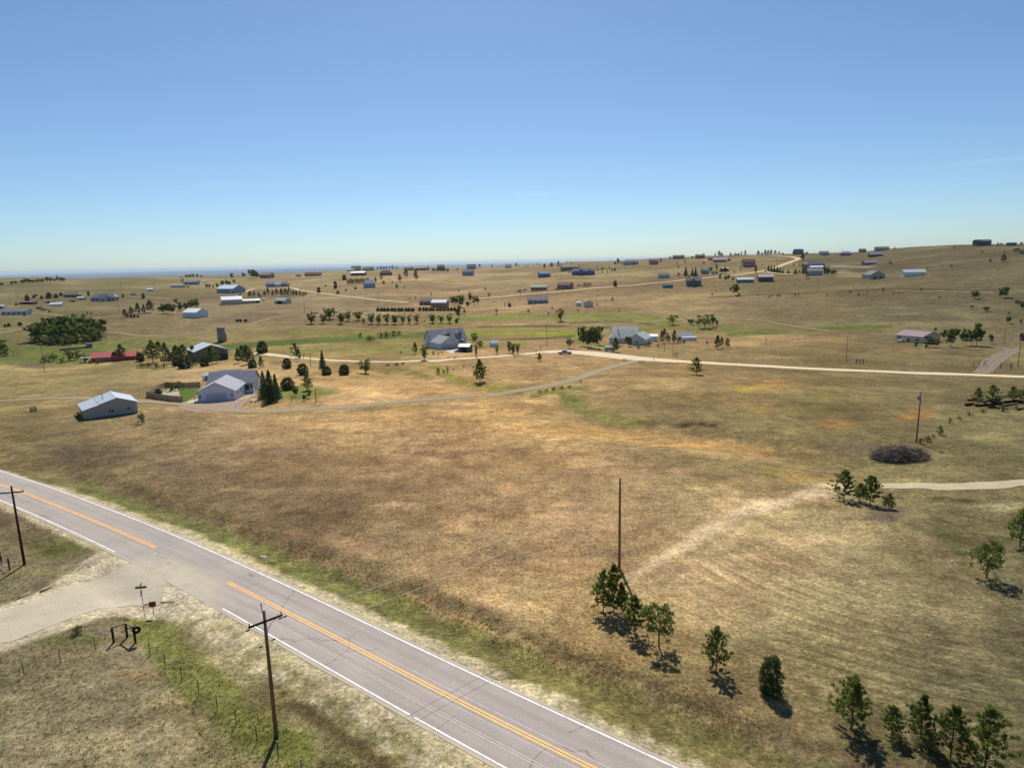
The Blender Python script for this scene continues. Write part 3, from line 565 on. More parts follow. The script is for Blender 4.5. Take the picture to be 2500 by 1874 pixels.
strip('dirt_track', pxpath([(556, 803), (609, 792), (666, 776), (719, 767), (738, 765)]), 3.2, M_TRACK, .05, label='short dirt track slanting up towards the willows', cross=2, rag=.3)
strip('hill_road', pxpath([(600, 713), (618, 706), (640, 703), (704, 703), (732, 709), (775, 715), (820, 720.5), (891, 729), (971, 736.5), (1020, 738)]), [4, 5, 5.5, 5.5, 6], M_GRAVF, .08, label='pale gravel road running down the left hillside', cross=3, rag=.3)
strip('hill_road', pxpath([(1150, 731), (1168, 729), (1220, 725), (1291, 718), (1371, 712), (1485, 701), (1620, 689), (1672, 683.5), (1718, 679), (1780, 673), (1837, 666), (1871, 660), (1904, 650), (1932, 639), (1949, 632.5), (1938, 628.5), (1913, 626), (1875, 624.5)]), [6, 6, 7, 8, 9], M_GRAVF, .1, label='pale gravel road climbing the right hillside', cross=3, rag=.3)
strip('hill_road', pxpath([(1862, 664), (1890, 667), (1923, 669.5), (1960, 670)]), 5, M_GRAVF, .1, label='branch of the hillside road to the large grey house', cross=2)
strip('farm_track', pxpath([(-40, 818), (0, 813), (40, 806), (82, 800)]), 4, M_TRACK, .06, label='dirt track left of the big dark trees', cross=2)
strip('farm_track', pxpath([(190, 781), (228, 778), (266, 773), (304, 769), (340, 763), (380, 757)]), 4, M_TRACK, .06, label='dirt track to the row of pines by the white barn', cross=2)
strip('farm_track', pxpath([(60, 765), (90, 765), (120, 767), (171, 774)]), 4, M_TRACK, .06, label='dirt track by the blue grey ranch house', cross=2)
strip('farm_track', pxpath([(-30, 731), (0, 728), (34, 725.5), (59, 723.5), (95, 725)]), 5, M_TRACK, .08, label='pale track behind the brown sheds', cross=2)
strip('farm_track', pxpath([(300, 723.5), (361, 726), (420, 731)]), 4, M_TRACK, .08, label='pale track right of the big grey farmhouse', cross=2)
strip('farm_track', pxpath([(1109, 675.5), (1125, 673), (1112, 678), (1142, 683)]), 4, M_TRACK, .08, label='pale drive below the blue grey hill house', cross=2)
strip('gravel_drive', pxpath([(2392, 912), (2405, 904), (2420, 885), (2450, 867), (2470, 856), (2452, 850.5), (2418, 847), (2390, 846)]), [5, 5, 6, 7, 6, 5, 4], gravel_mat('grey_purple_gravel', (138, 126, 112), True, (116, 104, 80), .9), .06, label='grey gravel drive curving up to the tan house', cross=4, rag=.4)
strip('dirt_path', pxpath([(2136, 1189), (2151, 1187), (2247, 1185.5), (2338, 1188), (2420, 1184), (2520, 1176)]), [2.5, 3.0, 3.0, 2.5], M_PALETRK, .04, label='pale dirt path right of the pine clump', cross=3, rag=.7)
def patch(name, P, mat, label, dz=.055, parent=None):
    """flat polygon of photo pixels draped on the ground"""
    W = [G(*p) for p in P]; c = sum(W, Vector())/len(W); V = []; F = []; K = 8; n = len(W)
    for k in range(K+1):
        for q in W:
            p = c.lerp(q, max(k, .02)/K); V.append((p.x, p.y, float(gz(p.x, p.y))+dz))
    # subdivide edges enough for the gentle ground
    for k in range(K):
        for i in range(n): F.append((k*n+i, (k+1)*n+i, (k+1)*n+(i+1) % n, k*n+(i+1) % n))
    me = mesh(name, V, F, mat); uv = me.uv_layers.new(name='UVMap')
    if me.polygons[0].normal.z < 0: me.flip_normals()
    return tag(link(name, me, parent), label, None, None, 'structure' if not parent else None)

# ================================================================ standing grass: tufts over the near ground
def leaf_mat(name, c, c2=None, trans=.35, attr=None, var=.35, scale=3.0):
    m, n, ns, ln = nodes(name)
    if attr: col = N(n, 'ShaderNodeAttribute', attribute_name=attr).outputs['Color']
    else:
        tc = N(n, 'ShaderNodeTexCoord').outputs['Object']; a = noise(n, tc, scale, 3, .6)
        ri = N(n, 'ShaderNodeObjectInfo').outputs['Random']
        col = mulc(n, alb(c), alb(c2 or c), 'MIX', ramp(n, a, [(.35, (0,)), (.65, (1,))]))
        f = mth(n, 'MULTIPLY_ADD', ri, var, 1-var/2); cb = N(n, 'ShaderNodeCombineXYZ'); [ln.new(f, cb.inputs[i]) for i in range(3)]
        col = mulc(n, col, cb.outputs[0])
    d = n.nodes.new('ShaderNodeBsdfDiffuse'); t = n.nodes.new('ShaderNodeBsdfTranslucent'); mx = n.nodes.new('ShaderNodeMixShader'); o = n.nodes.new('ShaderNodeOutputMaterial')
    ln.new(col, d.inputs[0]); ln.new(mulc(n, col, (1.45, 1.5, .95)), t.inputs[0]); mx.inputs[0].default_value = trans
    ln.new(d.outputs[0], mx.inputs[1]); ln.new(t.outputs[0], mx.inputs[2]); ln.new(mx.outputs[0], o.inputs[0]); return m
def tufts(n, r0, r1, seed, a0=-.80, a1=.80):
    R = np.random.RandomState(seed)
    r = np.exp(R.uniform(math.log(r0), math.log(r1), n)); a = R.uniform(a0, a1, n); x = r*np.sin(a); y = r*np.cos(a)
    sd = road_sd(x, y); ds = polyd(x, y, SIDEP); cl = fbm(x/3.5, y/3.5, 91, 3)
    ad = np.abs(sd); k = (ad > 4.15) & ~((ds < 5.6+6*sm((14-ad)/10)) & (sd < 0)) & (cl+R.uniform(-.22, .22, n) > .44)
    k &= ~((ad < 7) & (R.uniform(0, 1, n) < .45))
    x, y, r, sd = x[k], y[k], r[k], sd[k]; z = gz(x, y); col = paint(x, y, z)
    n = len(x); tall = np.clip((np.abs(sd)-4)/6, .35, 1)
    mown = np.interp(x, [0, 12, 30], [1, .75, .5])
    h = R.uniform(.06, .19, n)*tall*mown*(1+sm((sd-6)/3)*sm((14-sd)/3)*.25); wd = h*R.uniform(.35, .7, n)
    b = R.uniform(.92, 1.5, n)[:, None]; col = np.clip(col*b*np.array((1, 1.0, .93)), 8, 250)
    V = []; 
    for q in range(3):
        t = R.uniform(0, 2*math.pi, n); lean = R.normal(0, .35, (n, 2))*h[:, None]; ox = R.normal(0, .06, (n, 2))
        cx, sx = np.cos(t)*wd*.5, np.sin(t)*wd*.5
        V.append(np.stack([np.stack([x+ox[:, 0]-cx, y+ox[:, 1]-sx, z-.02], 1), np.stack([x+ox[:, 0]+cx, y+ox[:, 1]+sx, z-.02], 1), np.stack([x+ox[:, 0]+lean[:, 0], y+ox[:, 1]+lean[:, 1], z+h], 1)], 1))
    V = np.stack(V, 1).reshape(-1, 3); T = np.arange(len(V)).reshape(-1, 3)
    return V, T, np.repeat(s2l(col)*KA, 9, 0)
V, T, K = tufts(165000, 26, 190, 5)
me = fastmesh('dry_grass', V, T, leaf_mat('dry_grass_blades', (0, 0, 0), attr='Col', trans=.3)); colattr(me, 'Col', K)
tag(link('dry_grass', me), 'dry grass and weeds standing over the near fields and road verges', 'grass', None, 'stuff')

# ================================================================ haze: the air over the plain
M = MB(); zt = float(GZ.max())+16; M.box(-62000, -9000, -190, 62000, 66000, max(zt, 70))
hz, n, ns, ln = nodes('thin_haze'); hv = n.nodes.new('ShaderNodeVolumePrincipled'); ho = n.nodes.new('ShaderNodeOutputMaterial')
hv.inputs['Color'].default_value = (.62, .79, 1.0, 1); hv.inputs['Density'].default_value = 2.8e-5; hv.inputs['Anisotropy'].default_value = .2
ln.new(hv.outputs[0], ho.inputs['Volume'])
tag(M.obj('haze', hz), 'thin pale haze lying over the far plain', 'haze', None, 'stuff')
# ================================================================ trees: every tree a trunk and a crown, meshes shared between alike trees
M_BARK = plain('bark', (92, 74, 58), .95, .05, .35, 6.0)
M_BARKG = plain('grey_bark', (120, 108, 92), .95, .05, .3, 6.0)
M_PINE = leaf_mat('pine_needles', (96, 112, 62), (134, 142, 82), .42, var=.5)
M_PINEF = leaf_mat('pine_needles_far', (84, 98, 60), (112, 122, 76), .32, var=.35)
M_JUN = leaf_mat('juniper_foliage', (72, 86, 56), (98, 108, 68), .28, var=.3)
M_SPR = leaf_mat('spruce_foliage', (54, 78, 58), (72, 98, 72), .25, var=.25)
M_WIL = leaf_mat('willow_leaves', (108, 118, 70), (134, 140, 84), .3, var=.25)
M_COT = leaf_mat('cottonwood_leaves', (86, 104, 58), (122, 136, 76), .36, var=.3)
M_BUSH = leaf_mat('bush_leaves', (92, 104, 60), (122, 126, 74), .3, var=.3)
M_RUST = leaf_mat('rusty_shrub', (104, 80, 54), (84, 72, 48), .2, var=.3)
def needles(R, P, n, rad, ln_, wd, up=.3):
    """n narrow blades in a blob round each clump centre"""
    P = np.repeat(np.asarray(P, float), n, 0); k = len(P); rad = np.repeat(np.asarray(rad, float), n)[:, None]
    o = R.normal(0, 1, (k, 3)); o /= np.linalg.norm(o, axis=1)[:, None]; o *= R.uniform(.25, 1, (k, 1))**.5
    c = P+o*rad*np.array((1, 1, .7)); d = o+R.normal(0, .6, (k, 3))+np.array((0, 0, up)); d /= np.linalg.norm(d, axis=1)[:, None]
    s = np.cross(d, R.normal(0, 1, (k, 3))); s /= np.linalg.norm(s, axis=1)[:, None]
    l = ln_*R.uniform(.6, 1.3, (k, 1)); w_ = wd*R.uniform(.6, 1.3, (k, 1))
    V = np.stack([c-d*l*.5-s*w_*.5, c-d*l*.5+s*w_*.5, c+d*l*.5+s*w_*.35, c+d*l*.5-s*w_*.35], 1).reshape(-1, 3)
    return V, np.arange(len(V)).reshape(-1, 4)
def tree_mesh(kind, seed, hi):
    R = np.random.RandomState(seed); tr = MB(); P = []; Q = []
    def limb(a, b, r0, r1): tr.tube(a, b, r0, r1, 5 if hi else 3)
    if kind == 'pine':            # open ponderosa: whorls of limbs, foliage in tufts at their outer half
        base = R.uniform(.09, .17); lean = R.normal(0, .012, 2); nW = 14 if hi else 8
        limb((0, 0, -.02), (lean[0]*.5, lean[1]*.5, .5), .020, .014); limb((lean[0]*.5, lean[1]*.5, .5), (lean[0], lean[1], .97), .014, .003)
        fav = R.uniform(.75, 1.2, 8)
        for i in range(nW):
            t = i/(nW-1); z = base+(0.93-base)*t; prof = .5*(math.sin(math.pi*(.34+.62*t))**.75)*(1-.46*t)+.02
            nb = (6 if t < .75 else 4) if hi else 4
            for b in range(nb):
                th = 2*math.pi*(b+R.uniform(-.35, .35))/nb+i*1.9; ln_ = prof*R.uniform(.55, 1.12)*fav[int(th/(2*math.pi)*8) % 8]
                if R.uniform() < (.24 if hi else .1): continue
                e = np.array((math.cos(th)*ln_, math.sin(th)*ln_, z+ln_*R.uniform(.12, .5)))
                if hi: limb((lean[0]*z, lean[1]*z, z), e, .006, .002)
                for q in ((.55, .8, 1.0) if hi else (.6, 1.0)):
                    P.append((e[0]*q+R.normal(0, .018), e[1]*q+R.normal(0, .018), z+(e[2]-z)*q+R.uniform(0, .03))); Q.append(R.uniform(.03, .058) if hi else R.uniform(.07, .11))
        P.append((lean[0], lean[1], .94)); Q.append(.05); P.append((lean[0], lean[1], .88)); Q.append(.06)
        n, l, w_ = (34, .056, .013) if hi else (18, .085, .05)
    elif kind == 'spruce':        # dense narrow cone with drooping tiers
        limb((0, 0, -.02), (0, 0, .96), .022, .003); nW = 20 if hi else 9
        for i in range(nW):
            t = i/(nW-1); z = .06+.88*t; prof = .5*(1-t)**.85+.02; nb = max(4, int((12 if hi else 6)*(1-t)+3))
            for b in range(nb):
                th = 2*math.pi*(b+R.uniform(-.4, .4))/nb+i; ln_ = prof*R.uniform(.75, 1.08)
                for q in (.35, .68, 1.0): P.append((math.cos(th)*ln_*q, math.sin(th)*ln_*q, z-.06*q*ln_*2)); Q.append(.045 if hi else .08)
        n, l, w_ = (9, .05, .018) if hi else (5, .10, .06)
    elif kind == 'juniper':       # dense rounded egg, foliage down to the ground
        limb((0, 0, -.02), (0, 0, .6), .03, .01)
        for i in range(260 if hi else 90):
            z = R.uniform(.03, .95); rr = .5*math.sin(math.pi*(.16+.80*z**.8))**.6*R.uniform(.05, 1.0)**.4; th = R.uniform(0, 6.283)
            P.append((math.cos(th)*rr, math.sin(th)*rr, z)); Q.append(.08 if hi else .12)
        for k in range(20): P.append((R.normal(0, .2), R.normal(0, .2), R.uniform(.02, .3))); Q.append(.12)
        n, l, w_ = (20, .07, .024) if hi else (14, .11, .06)
    elif kind == 'willow':        # several stems fanning from one foot, airy crown
        ns_ = R.randint(5, 8)
        for i in range(ns_):
            th = 2*math.pi*i/ns_+R.uniform(-.3, .3); rr = R.uniform(.10, .38); top = (math.cos(th)*rr, math.sin(th)*rr, R.uniform(.66, .97)); mid = (top[0]*.45, top[1]*.45, .42)
            limb((0, 0, -.02), mid, .016, .010); limb(mid, top, .010, .003)
            for k in range(15 if hi else 12):
                q = R.uniform(.2, 1.08); P.append((top[0]*q+R.normal(0, .10), top[1]*q+R.normal(0, .10), top[2]*min(1, q*.85+.12)+R.normal(0, .05))); Q.append(R.uniform(.05, .09))
        n, l, w_ = (24, .055, .024) if hi else (15, .08, .05)
    elif kind == 'broad':         # round-headed cottonwood: limbs and leafy masses of uneven size
        limb((0, 0, -.02), (.01, 0, .35), .024, .018)
        for i in range(9):
            th = 2*math.pi*i/9+R.uniform(-.4, .4); rr = R.uniform(.15, .40); z = R.uniform(.45, .86); limb((.01, 0, R.uniform(.2, .36)), (math.cos(th)*rr, math.sin(th)*rr, z), .011, .003)
            cr = R.uniform(.09, .15)
            for k in range(9 if hi else 7):
                o = R.normal(0, 1, 3); o /= np.linalg.norm(o); P.append((math.cos(th)*rr+o[0]*cr, math.sin(th)*rr+o[1]*cr, z+o[2]*cr*.8)); Q.append(R.uniform(.05, .085))
        for k in range(16): P.append((R.normal(0, .1), R.normal(0, .1), R.uniform(.45, .94))); Q.append(.08)
        for k in range(22): th = R.uniform(0, 6.28); P.append((math.cos(th)*R.uniform(.1, .38), math.sin(th)*R.uniform(.1, .38), R.uniform(.22, .5))); Q.append(.07)
        n, l, w_ = (20, .042, .022) if hi else (16, .075, .055)
    else:                         # bush: stems and leaves from the ground up
        for i in range(7):
            th = R.uniform(0, 6.28); limb((0, 0, -.03), (math.cos(th)*.25, math.sin(th)*.25, .6), .015, .005)
        for i in range(60 if hi else 26):
            th = R.uniform(0, 6.28); rr = R.uniform(0, .42)**.9; z = R.uniform(.1, .9)*(1-rr*.9); P.append((math.cos(th)*rr, math.sin(th)*rr, z)); Q.append(R.uniform(.07, .13))
        n, l, w_ = (14, .08, .03) if hi else (10, .12, .06)
    P = np.array(P); V, F = needles(R, P, n, Q, l, w_)
    # keep the widest point at radius .5 and the top at height 1
    s = .5/np.percentile(np.hypot(V[:, 0], V[:, 1]), 97.5); V[:, :2] *= s; tz = 1.0/np.percentile(V[:, 2], 99.8); V[:, 2] *= tz
    tr.v = [(x*s, y*s, z*tz) for x, y, z in tr.v]
    return tr, V, F
CROWN = dict(pine=M_PINEF, spruce=M_SPR, juniper=M_JUN, willow=M_WIL, broad=M_COT, bush=M_BUSH)
NAMES = dict(pine='pine_tree', spruce='spruce_tree', juniper='juniper_tree', willow='willow_tree', broad='cottonwood_tree', bush='bush', rust='rusty_shrub')
LIB = {}
def tree_lib(kind, hi, v):
    k = (kind, hi, v)
    if k not in LIB:
        kk = 'bush' if kind == 'rust' else kind
        tr, V, F = tree_mesh(kk, 100+v*17+len(kk), hi); bark = M_BARKG if kk in ('willow', 'broad', 'bush') else M_BARK
        mat = M_PINE if (kk == 'pine' and hi) else M_RUST if kind == 'rust' else CROWN[kk]
        LIB[k] = (tr.mesh('trunk', bark, True), fastmesh('crown', V, F, mat))
    return LIB[k]
_tc = [0]
def tree(px, py, hp, kind='pine', wp=None, label=None, group=None, hi=False, cat=None):
    P = G(px, py); s = mpp(P); h = max(.5, top_h(P, px, py-hp)) if hp > 22 else hp*s*1.02
    ratio = dict(pine=.62, spruce=.42, juniper=.95, willow=.95, broad=.9, bush=1.3, rust=1.1)[kind]
    wd = wp*s if wp else h*ratio*random.uniform(.9, 1.1)
    v = _tc[0] % (5 if hi else 4); _tc[0] += 1
    tm, cm = tree_lib(kind, hi, v)
    nm = NAMES[kind]; e = empty(nm, P, random.uniform(0, 6.28), label, cat or ('bush' if kind in ('bush', 'rust') else 'tree'), group); e.scale = (wd, wd, h)
    link('trunk', tm, e); link('crown', cm, e); return e
ORD = ['leftmost', 'second', 'third', 'fourth', 'fifth', 'sixth', 'seventh', 'eighth', 'ninth', 'tenth', 'eleventh', 'twelfth', 'thirteenth', 'fourteenth', 'fifteenth', 'sixteenth', 'seventeenth', 'eighteenth', 'nineteenth', 'twentieth', 'twenty-first', 'twenty-second']
def row(phrase, group, L, kind='pine', y=None, h=None, w=None):
    """a counted row: (x, y, h[, w]) sorted from the left; label = ordinal + phrase"""
    L = sorted([q if len(q) > 1 else q for q in L], key=lambda q: q[0])
    for i, q in enumerate(L):
        lab = ('leftmost ' if i == 0 else ORD[i]+' from the left, ' if i < len(L)-1 or len(L) < 3 else 'rightmost ')+phrase
        tree(q[0], q[1], q[2], (q[4] if len(q) > 4 else kind), q[3] if len(q) > 3 else w, lab, group)
# --- near pines
g1 = 'pines by the bare pole'
tree(1473, 1493, 104, 'pine', 66, 'tall dark pine at the left end of the clump by the bare pole', g1, True)
tree(1499, 1492, 117, 'pine', 62, 'tallest pine of the clump, right in front of the bare pole', g1, True)
tree(1518, 1503, 80, 'pine', 48, 'slim pine behind the middle of the clump by the bare pole', g1, True)
tree(1549, 1548, 96, 'pine', 62, 'thin light green pine between the tall clump and the round headed pine', g1, True)
tree(1609, 1580, 113, 'broad', 84, 'round headed pine with a forked trunk and a wide shadow', g1, True).name = 'pine_tree'
g2 = 'line of young pines in the lower right'
tree(1748, 1636, 108, 'pine', 72, 'small lone pine with a bare lower trunk, right of the pole clump', g2, True)
tree(1881, 1690, 88, 'juniper', 60, 'dense blue green egg shaped pine on the mown slope', g2, True).name = 'pine_tree'
tree(2078, 1778, 130, 'pine', 108, 'broad bushy pine, the largest left of the bottom right group', g2, True)
tree(2177, 1795, 76, 'pine', 60, 'little pine beside the broad bushy one', g2, True)
tree(2247, 1803, 114, 'pine', 68, 'narrow pine with an open crown in the bottom right group', g2, True)
tree(2320, 1848, 132, 'pine', 92, 'loose crowned pine second from the right in the bottom group', g2, True)
tree(2404, 1874, 158, 'pine', 112, 'big dark pine cut by the lower edge of the photo', g2, True)
tree(2268, 1830, 40, 'bush', 70, 'low brush under the bottom right pines', None, True)
tree(2193, 1822, 34, 'bush', 46, 'grey brush at the foot of the little pine', None, True)
tree(2408, 1410, 94, 'broad', 84, 'light green sparse deciduous tree on the right slope', None, True)
tree(2490, 1336, 100, 'pine', 70, 'dark dense pine cut by the right edge of the photo', None, True)
g3 = 'pines where the dirt path begins'
tree(2060, 1216, 70, 'pine', 66, 'large round pine at the left end of the clump by the dirt path', g3, True)
tree(2098, 1222, 44, 'pine', 36, 'smallest yellowish pine in the middle of the dirt path clump', g3, True)
tree(2124, 1231, 72, 'pine', 54, 'tall pine right of centre in the dirt path clump', g3, True)
tree(2170, 1241, 38, 'pine', 36, 'short dark pine standing alone right of the dirt path clump', g3, True)
tree(2386, 986, 40, 'pine', 28, 'young pine at the left end of the cut log pile', 'pines by the log pile', True)
tree(2421, 984, 46, 'pine', 36, 'bright green pine in the middle of the log pile', 'pines by the log pile', True)
tree(2471, 980, 38, 'pine', 32, 'dark young pine behind the right part of the log pile', 'pines by the log pile', True)
tree(2499, 981, 34, 'pine', 28, 'young pine at the right edge by the log pile', 'pines by the log pile', True)
row('scrubby bush along the old fence line above the brush pile', 'bushes along the old fence line', [(2248, 1083, 14, 14), (2264, 1078, 16, 18), (2279, 1068, 9, 12), (2295, 1061, 24, 18), (2320, 1034, 15, 9), (2343, 1022, 7, 12), (2366, 1013, 9, 18), (2400, 1006, 8, 16), (2448, 1004, 14, 22), (2480, 1002, 18, 8)], 'bush')
tree(1172, 932, 56, 'pine', 38, 'tall dark lone pine in the pasture above the driveway', None, True)
tree(1317, 881, 20, 'pine', 15, 'small pine below the start of the gravel lane')
tree(1700, 914, 42, 'pine', 38, 'open crowned lone pine below the gravel road', None, True)
tree(347, 1034, 33, 'bush', 20, 'thin leggy shrub right of the metal garage', None, True)
tree(190, 1546, 20, 'bush', 32, 'dark green weedy bush on the verge of the side road', None, True)
tree(192, 1020, 16, 'bush', 20, 'dark weeds at the left corner of the metal garage')
# --- yard of the grey house
g4 = 'spruces in front of the grey house'
tree(661, 983, 80, 'spruce', 44, 'largest blue green spruce in front of the grey house', g4, True)
tree(646, 972, 67, 'spruce', 32, 'slim spruce left of the largest one', g4, True)
tree(675, 974, 62, 'spruce', 30, 'shorter spruce right of the largest one', g4, True)
tree(703, 951, 30, 'juniper', 34, 'round dark tree on the lawn right of the spruces', None, True)
tree(752, 953, 44, 'pine', 30, 'bushy pine at the right end of the green lawn', None, True)
tree(722, 968, 26, 'broad', 16, 'thin young aspen on the lawn right of the spruces', 'young yard trees')
tree(755, 972, 22, 'broad', 15, 'thin young tree below the bushy lawn pine', 'young yard trees')
tree(743, 978, 15, 'broad', 13, 'tiniest sapling on the lawn', 'young yard trees')
tree(418, 955, 22, 'bush', 30, 'round bush in the fenced yard, left one', 'bushes in the fenced yard')
tree(437, 952, 22, 'bush', 26, 'taller bush in the fenced yard by the lawn', 'bushes in the fenced yard')
tree(386, 962, 14, 'juniper', 18, 'dark low juniper against the left yard fence', 'bushes in the fenced yard')
g5 = 'junipers behind the grey house'
for q in ((617, 898, 21, 23, 'dark round juniper right behind the grey house'), (701, 900, 26, 23, 'pointed juniper beside the dirt mound'), (740, 915, 28, 28, 'wide round juniper behind the young pines'),
          (797, 915, 21, 25, 'round juniper at the foot of the narrow spruce'), (841, 915, 26, 27, 'dome shaped juniper right of the narrow spruce')): tree(q[0], q[1], q[2], 'juniper', q[3], q[4], g5, True)
tree(788, 898, 44, 'spruce', 19, 'tall narrow dark spruce beside the lane', None, True)
tree(721, 868, 32, 'pine', 24, 'left one of the twin pines by the gravel lane', 'twin pines by the lane')
tree(729, 881, 30, 'pine', 16, 'right one of the twin pines by the gravel lane', 'twin pines by the lane')
tree(604, 889, 48, 'pine', 30, 'tallest pine right of the brown barn'); tree(583, 887, 38, 'pine', 22, 'thin pine between the brown barn and the tallest pine'); tree(638, 897, 28, 'pine', 18, 'light pine left of the dirt mound')
tree(641, 862, 30, 'juniper', 27, 'dark round tree standing above the gravel lane end', None, True)
tree(516, 890, 46, 'pine', 30, 'grey green pine in front of the brown barn'); tree(500, 894, 21, 'juniper', 22, 'dark juniper in front of the brown barn')
row('pine left of the brown barn', 'pines left of the brown barn', [(404, 869, 34, 22), (420, 886, 26, 20), (440, 880, 34, 26), (471, 878, 36, 24), (487, 876, 30, 22)])
row('dark juniper by the wooden screen fence', 'junipers by the screen fence', [(433, 893, 24, 22), (452, 899, 32, 34), (343, 882, 22, 20)], 'juniper')
tree(374, 885, 56, 'pine', 42, 'big grey green pine left of the wooden screen fence', None, True); tree(296, 879, 40, 'pine', 32, 'dark pine in front of the red barn roof', None, True); tree(281, 880, 22, 'juniper', 16, 'low juniper against the red barn wall')
row('dark bushy pine in the thicket between the two barns', 'thicket between the barns', [(388, 862, 30, 24), (412, 878, 26, 24), (430, 872, 30, 26), (447, 868, 28, 24), (459, 889, 24, 24), (478, 893, 22, 22), (530, 886, 30, 22), (592, 876, 34, 26), (612, 880, 26, 24)])
row('light green bush on the slope below the red barn', 'bushes below the red barn', [(345, 897, 12, 22), (362, 898, 14, 22), (382, 900, 13, 24), (400, 899, 12, 18)], 'bush')
row('bush left of the red barn', 'bushes left of the red barn', [(110, 884, 18, 26), (132, 882, 22, 28), (150, 886, 12, 22), (168, 880, 26, 26), (190, 878, 30, 26), (208, 884, 22, 26), (222, 887, 10, 14), (240, 888, 10, 18)], 'bush')
row('big dark cottonwood of the grove on the left', 'cottonwoods of the left grove', [(96, 832, 46, 50), (118, 822, 48, 46), (132, 834, 40, 46), (150, 822, 52, 52), (168, 832, 44, 50), (186, 820, 46, 48), (205, 830, 40, 50), (222, 818, 42, 46), (242, 820, 42, 42), (232, 828, 30, 40)], 'broad')
tree(2, 862, 32, 'broad', 40, 'dark tree mass at the left edge of the photo'); tree(18, 868, 18, 'bush', 26, 'bush at the foot of the left edge tree')
row('low leafy bush along the foot of the left grove', 'undergrowth of the left grove', [(92, 836, 22, 30), (108, 840, 20, 34), (126, 842, 22, 34), (146, 838, 22, 36), (166, 840, 24, 38), (188, 836, 24, 38), (208, 836, 22, 36), (228, 832, 22, 34), (246, 828, 20, 28)], 'bush')
row('low bush above the left grove', 'bushes above the left grove', [(180, 777, 14, 17), (204, 777, 13, 15), (214, 768, 7, 8), (223, 768, 7, 8)], 'bush')
row('pine in the line left of the white barn', 'pines left of the white barn', [(305, 775, 21, 14), (321, 771, 22, 14), (338, 767, 28, 18), (352, 765, 22, 13), (367, 763, 31, 23)])
row('tiny pine below the line by the white barn', 'small pines below the line', [(311, 774, 9, 7), (320, 775, 8, 6), (328, 775, 8, 6), (337, 775, 7, 6)], 'juniper')
row('leafy tree just left of the white barn', 'trees beside the white barn', [(398, 766, 24, 22), (410, 764, 24, 18), (420, 766, 26, 22), (441, 760, 22, 16), (455, 757, 18, 14), (467, 754, 22, 16), (479, 753, 24, 18), (430, 743, 14, 10)], 'broad')
row('small scattered tree on the far left farmland', 'scattered trees on the left farmland', [(12, 798, 7), (22, 797, 9), (49, 795, 10), (67, 735, 15, 11), (83, 727, 7), (88, 724, 7), (102, 729, 7), (120, 728, 14, 14), (137, 727, 10), (121, 762, 5), (40, 745, 6), (60, 770, 6), (350, 729, 13, 8), (301, 726, 9, 5), (149, 722, 8), (216, 722, 12, 6), (232, 735, 9, 12)], 'juniper')
row('dark tree in the line on the left skyline', 'trees on the left skyline', [(30, 695, 9), (39, 694, 9), (54, 692, 9, 10), (63, 691, 11, 11), (72, 691, 10, 12), (82, 691, 9, 11), (93, 690, 9, 12), (104, 690, 10, 12), (116, 689, 13, 9), (124, 689, 13, 9), (133, 688, 8, 8), (141, 688, 15, 7), (149, 688, 11, 9), (156, 688, 10, 8)], 'broad')
row('dark tree on the skyline above the blue grey house', 'trees above the blue grey house', [(441, 678, 4), (456, 678, 7, 8), (464, 678, 8, 8), (472, 677, 8, 8), (482, 677, 7, 8), (492, 677, 5, 8), (447, 692, 12, 7), (460, 704, 6, 6)], 'broad')
row('dark tree behind the big metal barn', 'trees behind the metal barn', [(505, 704, 11, 7), (512, 704, 11, 7), (521, 704, 9, 5), (531, 703, 12, 8), (543, 699, 14, 10), (554, 698, 15, 10), (561, 698, 12, 8), (572, 692, 10, 8)], 'broad')
row('lone dark tree on the skyline left of the brown house', 'skyline trees by the brown house', [(566, 681, 14, 10), (595, 677, 11, 11), (618, 680, 22, 22), (628, 680, 16, 14)], 'broad')
row('dark pine below the grey roofed farm complex', 'pines below the grey farm complex', [(587, 723, 7, 9), (610, 725, 15, 12), (621, 725, 14, 10), (631, 724, 12, 8), (636, 728, 10, 7), (646, 722, 12, 9), (655, 721, 18, 12), (666, 722, 14, 10), (676, 722, 18, 10), (688, 723, 19, 12), (697, 723, 20, 12), (706, 723, 22, 12), (716, 723, 15, 10), (724, 723, 14, 9), (733, 724, 16, 8), (740, 724, 12, 8), (746, 723, 11, 7)])
row('lone shrub on the slope right of the farm complex', 'shrubs by the hillside road', [(779, 714, 13, 10), (795, 699, 4), (819, 704, 18, 9), (825, 717, 8), (845, 710, 5), (868, 706, 6), (841, 684, 13, 12)], 'juniper')
g6 = 'willows along the valley'
row('multi stemmed willow in the row along the valley', g6, [(760, 790, 30, 34), (790, 789, 24, 21), (804, 779, 28, 32), (833, 790, 29, 30), (850, 783, 25, 24), (874, 782, 22, 26), (888, 791, 14, 8), (907, 791, 28, 24), (925, 791, 26, 21), (945, 791, 26, 19), (964, 791, 23, 19), (983, 790, 23, 17), (999, 790, 22, 17), (1018, 789, 21, 17), (1056, 788, 21, 19), (1077, 788, 20, 17), (1097, 788, 23, 22)], 'willow')
tree(1115, 787, 9, 'juniper', 9, 'small round juniper at the right end of the willow row')
row('clipped round juniper in the hedge row below the brown house', 'junipers in the hedge row', [(x, 759.5, 8.5, 9.5) for x in (923, 932, 940, 948, 957, 965, 974, 982, 991, 999, 1008)]+[(x, 758.5, 8.5, 9) for x in (1025, 1034, 1042, 1051, 1059, 1068, 1076, 1085, 1093, 1102, 1110)], 'juniper')
